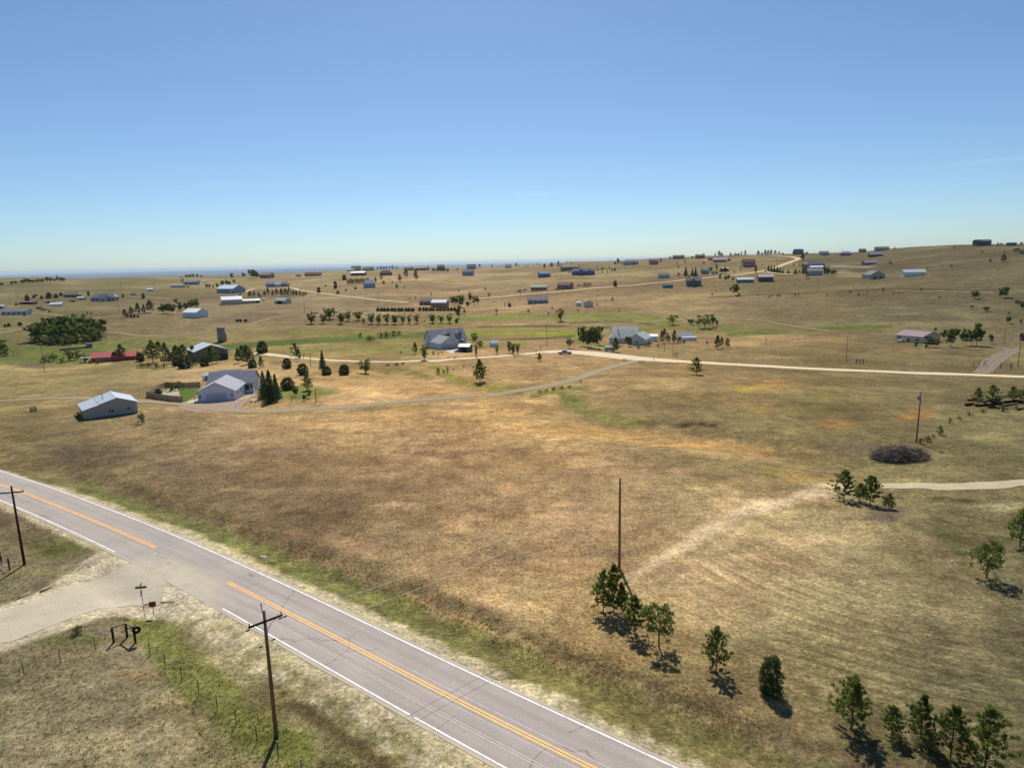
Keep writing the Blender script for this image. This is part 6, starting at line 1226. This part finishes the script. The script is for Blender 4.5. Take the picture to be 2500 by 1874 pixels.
# dark pipe corner brace
M_PIPE = plain('dark_pipe', (40, 36, 34), .6, .3); M_PIPET = plain('pipe_top', (150, 142, 130), .6, .3)
Pp = [G(278, 1568), G(311, 1555), G(331, 1568)]; e = empty('corner_brace', Pp[1], 0, 'dark corner brace of three posts joined by top rails', 'fence'); o0 = Pp[1]
tops = []
for p, yt, xt in zip(Pp, (1532, 1519, 1530), (273, 309, 328)):
    h = top_h(p, xt, yt); m = MB(); m.tube((0, 0, -.3), (0, 0, h), .11, None, 8); m.obj('post', M_PIPE, e, True, p-o0); tops.append(p-o0+Vector((0, 0, h)))
for a, b in ((0, 1), (1, 2)): m = MB(); m.tube(tops[a], tops[b], .085, None, 8); m.obj('rail', M_PIPET, e, True)
p = G(336, 1552)
tr_ = MB(); n_, k_ = 14, 8; V = []
for i in range(n_):
    a = 2*math.pi*i/n_
    for j in range(k_):
        b = 2*math.pi*j/k_; rr = .25+.13*math.cos(b); V.append((rr*math.cos(a), .13*math.sin(b), rr*math.sin(a)+.1))
tr_.add(V, [(i*k_+j, i*k_+(j+1) % k_, ((i+1) % n_)*k_+(j+1) % k_, ((i+1) % n_)*k_+j) for i in range(n_) for j in range(k_)])
o = tr_.obj('old_tyre', plain('tyre_rubber', (26, 26, 28), .9, .1), None, True, Pp[2]+Vector((.28, -.05, 1.25)), .5); tag(o, 'old black tyre hung on the right post of the dark corner brace', 'tyre')
Pq = [G(4, 1374), G(24, 1390), G(-24, 1400)]; e = empty('corner_brace', Pq[0], 0, 'dark corner brace of fence posts at the left edge of the photo', 'fence'); o0 = Pq[0]; tp = []
for p in Pq: m = MB(); m.tube((0, 0, -.3), (0, 0, 1.5), .09, None, 8); m.obj('post', M_PIPE, e, True, p-o0); tp.append(p-o0+Vector((0, 0, 1.1)))
for a, b in ((0, 1), (1, 2)): m = MB(); m.tube(tp[a], tp[b], .05, None, 6); m.obj('rail', M_PIPET, e, True)
# logs laid along the verge of the side road
M_LOG = plain('grey_log', (128, 116, 98), .9, .1, .3, 2); M_LOGP = plain('pale_log', (196, 184, 160), .9, .1, .2, 2)
for a, b, mt_, lb in (((44, 1462), (73, 1447), M_LOGP, 'pale log lying along the upper verge of the side road'), ((98, 1446), (127, 1434), M_LOG, 'darker log lying closer to the junction on the upper verge'), ((392, 1471), (426, 1470), M_LOG, 'thin grey rail on the ground beside the small red sign'), ((352, 1477), (370, 1474), M_LOG, 'short grey rail on the ground behind the street sign')):
    A = G(*a); Bq = G(*b); m = MB(); rr_ = .10 if 'log' in lb else .045; m.tube(A+Vector((0, 0, .08)), Bq+Vector((0, 0, .08)), rr_, rr_*.8, 7); tag(m.obj('log', mt_, None, True), lb, 'log', 'logs on the side road verge')
# ================================================================ signs
M_SGREEN = plain('sign_green', (0, 104, 84), .4, .4, .03); M_SRED = plain('sign_red', (150, 24, 34), .5, .3, .05); M_SBACK = plain('sign_back', (196, 178, 178), .4, .5, .05); M_SW = plain('sign_white', (232, 232, 228), .4, .3, .03)
Ps = G(354, 1508); h = top_h(Ps, 345, 1426); e = empty('street_sign', Ps, 0, 'street name sign with a green blade above a stop sign seen from behind', 'street sign')
m = MB(); m.tube((0, 0, -.3), (0, 0, h), .032, None, 6); m.obj('post', M_STEEL, e)
def blade(par, z0, ang, L, hh, mt, text=True, back=None):
    m = MB(); m.box(-L/2, -.008, z0, L/2, .008, z0+hh); b = m.obj('name_blade', mt, par, False, None, ang)
    if text:
        m = MB(); x = -L*.36
        R = random.Random(3)
        while x < L*.33:
            w_ = R.uniform(.03, .055); m.box(x, -.0105, z0+hh*.36, x+w_*.75, -.0085, z0+hh*(.36+R.uniform(.2, .3))); x += w_+.018
        m.obj('faint_lettering', plain('faded_lettering', (110, 170, 156)), b)
blade(e, h-.42, math.radians(8), 1.1, .24, M_SGREEN)
blade(e, h-.12, math.radians(62+40), .8, .22, plain('sign_blade_grey', (150, 146, 150)), False)
m = MB(); R_ = .42; n_ = 8; pts = [(R_*math.cos(math.pi/8+k*math.pi/4), R_*math.sin(math.pi/8+k*math.pi/4)) for k in range(8)]
sa_ = math.radians(108)
def octo(r, y0, y1, nm, mt, par, loc, rz):
    m = MB(); q = [(r*math.cos(math.pi/8+k*math.pi/4), r*math.sin(math.pi/8+k*math.pi/4)) for k in range(8)]
    m.add([(x, y0, z) for x, z in q]+[(x, y1, z) for x, z in q], [tuple(range(8)), tuple(range(15, 7, -1))]+[(k, k+8, (k+1) % 8+8, (k+1) % 8) for k in range(8)]); return m.obj(nm, mt, par, False, loc, rz)
o = octo(.40, .036, .044, 'stop_sign', M_SBACK, e, (0, 0, h-.92), sa_); octo(.39, .0445, .047, 'sign_face', M_SRED, o, None, None)
Pr = G(376, 1502); h = max(1.2, top_h(Pr, 378, 1466)); e = empty('red_sign', Pr, 0, 'small dark red sign on a short post at the corner of the junction', 'sign')
m = MB(); m.tube((0, 0, -.2), (0, 0, h), .035, None, 6); m.obj('post', M_PIPE, e)
m = MB(); m.box(-.33, -.05, h-.58, .33, -.036, h); sg_ = m.obj('panel', M_SRED, e, False, None, math.radians(14))
m = MB(); R = random.Random(5)
for zz in (h-.2, h-.4):
    x = -.22
    while x < .2: w_ = R.uniform(.03, .06); m.box(x, -.0525, zz, x+w_, -.0505, zz+.07); x += w_+.03
m.obj('faint_lettering', plain('faded_red_lettering', (176, 96, 100)), sg_)
# ================================================================ vehicles
M_TYRE = plain('tyre_rubber', (26, 26, 28), .9, .1); M_RIM = plain('wheel_rim', (170, 172, 176), .3, .6); M_CG = plain('car_glass', (28, 34, 42), .08, .8, .05)
def wheels(e, xs, y, r, far):
    for x in xs:
        for s in (-1, 1):
            m = MB(); m.tube((x, s*y-.12, r), (x, s*y+.12, r), r, None, 12); w_ = m.obj('wheel', M_TYRE, e, True)
            if not far: m = MB(); m.tube((x, s*(y+.125), r), (x, s*(y+.14), r), r*.55, None, 10); m.obj('rim', M_RIM, w_)
def vehicle(kind, px, py, ang, c, name, label, cat, sc=1.0, group=None):
    P = G(px, py); e = empty(name, P, math.radians(ang), label, cat, group); e.scale = (sc,)*3; e.location.z += .03
    far = depth(P) > 320; mt = plain('paint_%d_%d_%d' % c, c, .3, .5, .04); 
    def side(prof, y0, y1, nm, mm): m = MB(); m.prism(prof, y0, y1); return m.obj(nm, mm, e)
    if kind == 'pickup':
        side([(-2.8, .42), (2.85, .42), (2.9, .75), (2.75, 1.08), (1.35, 1.16), (-2.8, 1.16)], -.97, .97, 'body', mt)
        side([(1.32, 1.165), (.75, 1.80), (-.85, 1.84), (-1.0, 1.165)], -.88, .88, 'cab', mt)
        side([(1.12, 1.2), (.68, 1.70), (-.76, 1.74), (-.88, 1.2)], -.90, .90, 'window', M_CG)
        m = MB(); m.add([(1.335, -.78, 1.2), (1.335, .78, 1.2), (.80, .74, 1.77), (.80, -.74, 1.77)], [(0, 1, 2, 3)]); m.obj('windscreen', M_CG, e)
        m = MB(); m.box(-2.72, -.82, 1.165, -1.12, .82, 1.30); m.obj('bed_cover', plain('bed_cover', (220, 224, 228), .2, .6), e)
        m = MB(); m.box(2.86, -.85, .45, 3.0, .85, .68); m.obj('bumper', M_RIM, e); m = MB(); m.box(-2.95, -.85, .45, -2.81, .85, .68); m.obj('bumper', M_RIM, e)
        for s in (-.72, .72): m = MB(); m.box(2.84, s-.16, .80, 2.92, s+.16, .98); m.obj('headlight', M_SW, e)
        wheels(e, (-1.85, 1.85), .90, .40, far)
    elif kind == 'car':
        side([(-2.2, .35), (2.25, .35), (2.3, .7), (2.1, .88), (1.2, .95), (-2.15, 1.0)], -.88, .88, 'body', mt); side([(1.15, .955), (.5, 1.45), (-1.5, 1.5), (-2.0, 1.0)], -.78, .78, 'window', M_CG)
        side([(.42, 1.455), (.5, 1.50), (-1.45, 1.56), (-1.52, 1.505)], -.76, .76, 'roof', mt); wheels(e, (-1.4, 1.4), .82, .33, True)
    elif kind == 'camper':
        side([(-3.2, .5), (3.2, .5), (3.4, 1.3), (2.9, 2.75), (-3.2, 2.85)], -1.1, 1.1, 'body', mt); m = MB(); m.box(-2.4, -1.13, 1.5, 1.6, -1.105, 2.1); m.obj('window', M_CG, e)
        m = MB(); m.box(-3.1, -1.125, .95, 3.1, -1.103, 1.15); m.obj('stripe', plain('camper_stripe', (80, 88, 96)), e); m = MB(); m.add([(3.37, -.9, 1.45), (3.37, .9, 1.45), (2.98, .85, 2.6), (2.98, -.85, 2.6)], [(0, 1, 2, 3)]); m.obj('windscreen', M_CG, e); wheels(e, (-1.8, 2.2), 1.0, .38, True)
    else:
        side([(-3, .7), (3, .7), (3, .95), (-3, .95)], -1.1, 1.1, 'deck', mt); m = MB(); m.box(-1.2, -.8, .955, 1.6, .8, 1.5); m.obj('load', plain('load_grey', (150, 146, 140)), e); wheels(e, (-.6, .4), 1.0, .36, True)
        m = MB(); m.tube((3, 0, .8), (4.3, 0, .6), .07); m.obj('tow_bar', M_STEEL, e)
vehicle('pickup', 1379, 865, 178, (158, 164, 186), 'pickup_truck', 'silver blue pickup truck parked on the turning area', 'pickup truck', 1.02)
vehicle('pickup', 2200, 835, 2, (228, 230, 232), 'pickup_truck', 'white pickup truck in front of the tan house', 'pickup truck', .75)
vehicle('camper', 1488, 857, -30, (226, 226, 224), 'motorhome', 'white van with dark stripes left of the white house pine', 'van', .72)
vehicle('camper', 1744, 669, 4, (230, 230, 228), 'motorhome', 'white motorhome among the scraggly trees', 'motorhome', 1.15)
vehicle('car', 1119, 860, 195, (44, 46, 52), 'dark_car', 'dark car in front of the white roofed shelter', 'car', .8)
vehicle('car', 1359, 708, 12, (214, 214, 210), 'white_car', 'pale car left of the striped roofed house', 'car'); vehicle('car', 1370, 707, 170, (90, 92, 96), 'grey_car', 'grey car beside the striped roofed house', 'car')
vehicle('car', 1414, 698, 10, (224, 224, 222), 'white_car', 'white car at the end of the striped roofed house drive', 'car')
vehicle('trailer', 1268, 712, 5, (120, 104, 92), 'flatbed_trailer', 'flatbed trailer left of the green roofed house', 'trailer', 1.2); vehicle('car', 1282, 709, 8, (206, 196, 186), 'beige_car', 'beige car left of the green roofed house', 'car')
vehicle('car', 1390, 666, 160, (222, 224, 226), 'white_car', 'white car left of the dark blue house', 'car', 1.2)
vehicle('trailer', 178, 737, 6, (128, 132, 140), 'flatbed_trailer', 'loaded grey trailer below the long brown house', 'trailer', 1.3); vehicle('car', 327, 720, 4, (226, 222, 218), 'white_car', 'white car alone on the left plain', 'car', 1.3)
vehicle('car', 98, 754, 0, (100, 120, 96), 'green_car', 'dull green car right of the ranch house', 'car', 1.2); vehicle('car', 108, 757, 175, (222, 222, 220), 'white_car', 'white car right of the ranch house', 'car', 1.1)
vehicle('trailer', 2062, 617, 0, (70, 74, 82), 'flatbed_trailer', 'dark trailer beside the grey ridge house', 'trailer'); vehicle('pickup', 1972, 674, 5, (90, 92, 98), 'pickup_truck', 'grey pickup before the long grey barn', 'pickup truck', .8)
# ================================================================ brush pile, cut logs, odds and ends
def brush():
    R = np.random.RandomState(4); P0 = G(2213, 1124); s = mpp(P0); A = 62*s; Bw = A*.62; H = 2.1; e = empty('brush_pile', P0+Vector((0, 2.0, 0)), 0, 'large heap of grey brown cut branches beside the transformer pole', 'brush pile')
    m = MB(); n = 26; V = [(0, 0, H*.72)]; 
    for k in range(1, 7):
        for i in range(n):
            a = 2*math.pi*i/n; q = k/6; V.append((A*.9*q*math.cos(a)*(.82+.3*float(vn(a*1.6, 3.1, 8))), Bw*.9*q*math.sin(a)*(.82+.3*float(vn(a*1.6, 9.1, 8))), H*.62*(1-q**2.2)*(.55+.8*float(vn(a*1.3, q*2.5, 6)))-.25))
    F = [(0, 1+i, 1+(i+1) % n) for i in range(n)]+[(1+(k-1)*n+i, 1+k*n+i, 1+k*n+(i+1) % n, 1+(k-1)*n+(i+1) % n) for k in range(1, 6) for i in range(n)]
    m.add(V, F); m.obj('core', plain('rotting_brush', (92, 82, 72), .95, .05, .4, 2), e)
    for mt_, cnt, r0 in ((plain('grey_twigs', (168, 156, 142), .95, .05, .3), 1500, .03), (plain('dark_twigs', (96, 78, 64), .95, .05, .3), 700, .035), (plain('red_brown_twigs', (150, 122, 98), .95, .05, .3), 450, .03)):
        m = MB()
        for _ in range(cnt):
            a = R.uniform(0, 6.28); q = R.uniform(0, 1.12)**.6; c = Vector((A*q*math.cos(a), Bw*q*math.sin(a), H*.74*max(0, 1-q**2.2)*(.45+.85*float(vn(a*1.3, q*2.5, 6)))+R.uniform(-.1, .5))); d = Vector((R.normal(0, 1), R.normal(0, 1), R.normal(0, .35))).normalized()*R.uniform(.3, 1.5)
            m.tube(c-d, c+d, r0*R.uniform(.6, 1.6), r0*.4, 3)
        o = m.obj('branches', mt_, e); o['kind'] = 'stuff'
brush()
LG = [((2357, 991), (2376, 988), .32, 0), ((2362, 978), (2386, 978), .22, 0), ((2381, 992), (2401, 991), .28, 0), ((2398, 983), (2412, 979), .24, 1), ((2404, 989), (2430, 993), .3, 0), ((2414, 980), (2442, 978), .35, 0), ((2420, 987), (2448, 986), .34, 0), ((2427, 976), (2456, 970), .2, 1),
      ((2434, 968), (2456, 965), .18, 2), ((2452, 984), (2480, 980), .3, 0), ((2455, 991), (2484, 986), .22, 1), ((2474, 981), (2499, 983), .34, 0), ((2484, 1001), (2498, 998), .2, 0), ((2412, 996), (2440, 997), .22, 0)]
LM = [plain('dark_log', (74, 52, 42), .95, .05, .3, 2), M_LOG, M_LOGP]; LD = ['thick dark log', 'grey log', 'pale stripped log']
for i, (a, b, r, k) in enumerate(LG):
    A = G(*a); Bq = G(*b); m = MB(); m.tube(A+Vector((0, 0, r)), Bq+Vector((0, 0, r*.9)), r, r*.8, 8)
    tag(m.obj('cut_log', LM[k], None, True), LD[k]+' of the felled log pile on the right, '+('leftmost' if i == 0 else ORD[i]+' from its left end'), 'log', 'felled logs on the right')
A = G(578, 786)
for i, x in enumerate((580, 588, 600)):
    p = G(x, 785); m = MB(); m.tube((0, -.8, .75), (0, .8, .75), .85, None, 12); o = m.obj('hay_bale', plain('old_hay', (128, 118, 108), .95, .05, .3), None, True, p, .4*i); o.scale = (1.25,)*3
    tag(o, ('leftmost', 'middle', 'rightmost')[i]+' grey hay bale in the hollow above the silo', 'hay bale', 'grey hay bales')
P = G(82, 1004); m = MB()
for k in range(12):
    a = 2*math.pi*k/12; b = a+math.pi/6; m.tube((math.cos(a)*.75, math.sin(a)*.75, 0), (math.cos(a)*.75, math.sin(a)*.75, 1.1), .05, None, 4)
    for z_ in (.1, .55, 1.1): m.tube((math.cos(a)*.75, math.sin(a)*.75, z_), (math.cos(b)*.75, math.sin(b)*.75, z_), .06, None, 4)
tag(m.obj('hay_feeder', M_PIPE, None, False, P), 'dark ring shaped hay feeder in the field left of the metal garage', 'feeder')
P = G(619, 982); e = empty('picnic_table', P, .2, 'small picnic table with a white top near the spruces', 'table'); m = MB(); m.box(-.9, -.4, .7, .9, .4, .76); m.obj('tabletop', M_TRIM, e)
for x in (-.6, .6): m = MB(); m.box(x-.05, -.35, -.05, x+.05, .35, .695); m.obj('leg', M_PIPE, e)
for y in (-.7, .62): m = MB(); m.box(-.9, y, .38, .9, y+.2, .44); m.obj('bench_board', M_BOARD, e)
for a, yt, lb, r in (((772, 981), 948, 'tall pale wooden post right of the yard lawn', .12), ((712, 981), 962, 'thin dark post on the yard lawn', .07), ((759, 897), 872, 'reddish post beside the junipers', .12), ((1463, 857), 848, 'mailbox post left of the white van', .1), ((1596, 880), 869, 'mailbox post below the pole on the gravel road', .1), ((1309, 866), 853, 'post at the start of the gravel lane', .12), ((1320, 855), 846, 'post above the turning area', .12)):
    P = G(*a); m = MB(); m.tube((0, 0, -.2), (0, 0, top_h(P, a[0], yt)), r, None, 6); tag(m.obj('wooden_post', M_POLE if 'dark' not in lb else M_PIPE, None, False, P), lb, 'post')
P = G(750, 875); e = empty('swing_set', P, .2, 'small red brown swing frame beside the gravel lane', 'swing'); 
for x in (-1.6, 1.6):
    for y in (-.7, .7): m = MB(); m.tube((x, y, 0), (x, 0, 1.9), .09, None, 4); m.obj('leg', plain('red_brown_paint', (138, 84, 66)), e)
m = MB(); m.tube((-1.8, 0, 1.92), (1.8, 0, 1.92), .1, None, 4); m.obj('crossbeam', plain('red_brown_paint', (138, 84, 66)), e)
# pale gate posts and fence runs along the gravel road
def postrow(name, label, pts, h, r=.07, wires=True, mat=None):
    W = [G(*q) for q in pts]; e = empty(name, W[0], 0, label, 'fence'); o0 = W[0]; m = MB(); m.tube((0, 0, -.2), (0, 0, h), r, None, 4); me = m.mesh('post', mat or M_POLED)
    for p in W: link('post', me, e, p-o0)
    if wires:
        m = MB()
        for a, b in zip(W[:-1], W[1:]):
            for z_ in (h*.5, h*.9): m.tube(a-o0+Vector((0, 0, z_)), b-o0+Vector((0, 0, z_)), .012 if wires is True else .06, None, 3)
        m.obj('rail' if wires == 2 else 'wire', mat or plain('dull_wire', (120, 112, 96)), e)
def lin(a, b, n): return [(a[0]+(b[0]-a[0])*i/(n-1), a[1]+(b[1]-a[1])*i/(n-1)) for i in range(n)]
postrow('wire_fence', 'wire fence along the upper side of the gravel road', lin((1700, 872), (2370, 895), 30), 1.2, .045)
postrow('gate_posts', 'stout gate posts in the middle of the gravel road fence', [(2090, 889), (2099, 889), (2107, 889)], 2.0, .13, 2)
postrow('gate_posts', 'stout gate posts left of the grey gravel drive', [(2377, 897), (2390, 897), (2402, 895), (2407, 894)], 2.2, .12, 2)
postrow('gate_posts', 'gate posts right of the grey gravel drive', [(2443, 899), (2466, 900), (2470, 900)], 2.0, .13, 2)
postrow('gate_posts', 'gate posts under the pole right of the white house', [(1647, 872), (1651, 872), (1655, 872)], 2.2, .1, 2)
postrow('gate_posts', 'gate posts and rails where the driveway leaves the gravel road', [(1558, 888), (1563, 888), (1568, 888), (1573, 888)], 1.2, .09, 2)
postrow('gate_posts', 'small gate posts at the left side of the driveway mouth', [(1521, 883), (1527, 882)], 1.3, .09, 2)
postrow('rail_fence', 'short rail fence below the start of the gravel lane', lin((1256, 874), (1279, 871), 6), 1.3, .08, 2)
postrow('paddock_fence', 'paddock rails left of the white barn on the right slope', lin((2166, 668), (2196, 669), 7), 1.6, .12, 2)
postrow('paddock_fence', 'paddock rails right of the white barn on the right slope', lin((2264, 668), (2312, 667), 9), 1.4, .1, 2, M_LOGP)
postrow('paddock_fence', 'rail fence before the grey roofed farm complex', lin((512, 728), (530, 727), 4), 1.4, .1, 2)
postrow('paddock_fence', 'paddock fence before the stables and the white tent shed', lin((48, 750), (160, 748), 16), 1.5, .1, 2, M_POLE)
postrow('wire_fence', 'wire fence in the pasture right of the farmhouse', lin((1870, 838), (1982, 824), 8), 1.3, .07)
postrow('wire_fence', 'wire fence behind the tan house', lin((2432, 812), (2500, 826), 8), 1.5, .08)
for a, L_, lb in (((641, 1360), 1.0, 'white scrap lying in the green verge above the road'), ((560, 1098), .8, 'pale scrap in the dry field beyond the road'), ((2325, 1370), .5, 'small pale stone on the right slope'), ((1382, 952), .8, 'white culvert end by the driveway bend')):
    P = G(*a); m = MB(); m.add([(-L_/2, -.2, 0), (L_*.4, -.3, 0), (L_/2, .15, 0), (-L_*.3, .3, 0), (-L_*.3, -.1, .16), (L_*.25, -.1, .12), (L_*.3, .1, .14), (-L_*.2, .14, .18)], [(0, 1, 5, 4), (1, 2, 6, 5), (2, 3, 7, 6), (3, 0, 4, 7), (4, 5, 6, 7)])
    tag(m.obj('scrap', plain('dull_scrap', (196, 192, 182)), None, False, P+Vector((0, 0, .02)), .3), lb, 'scrap')
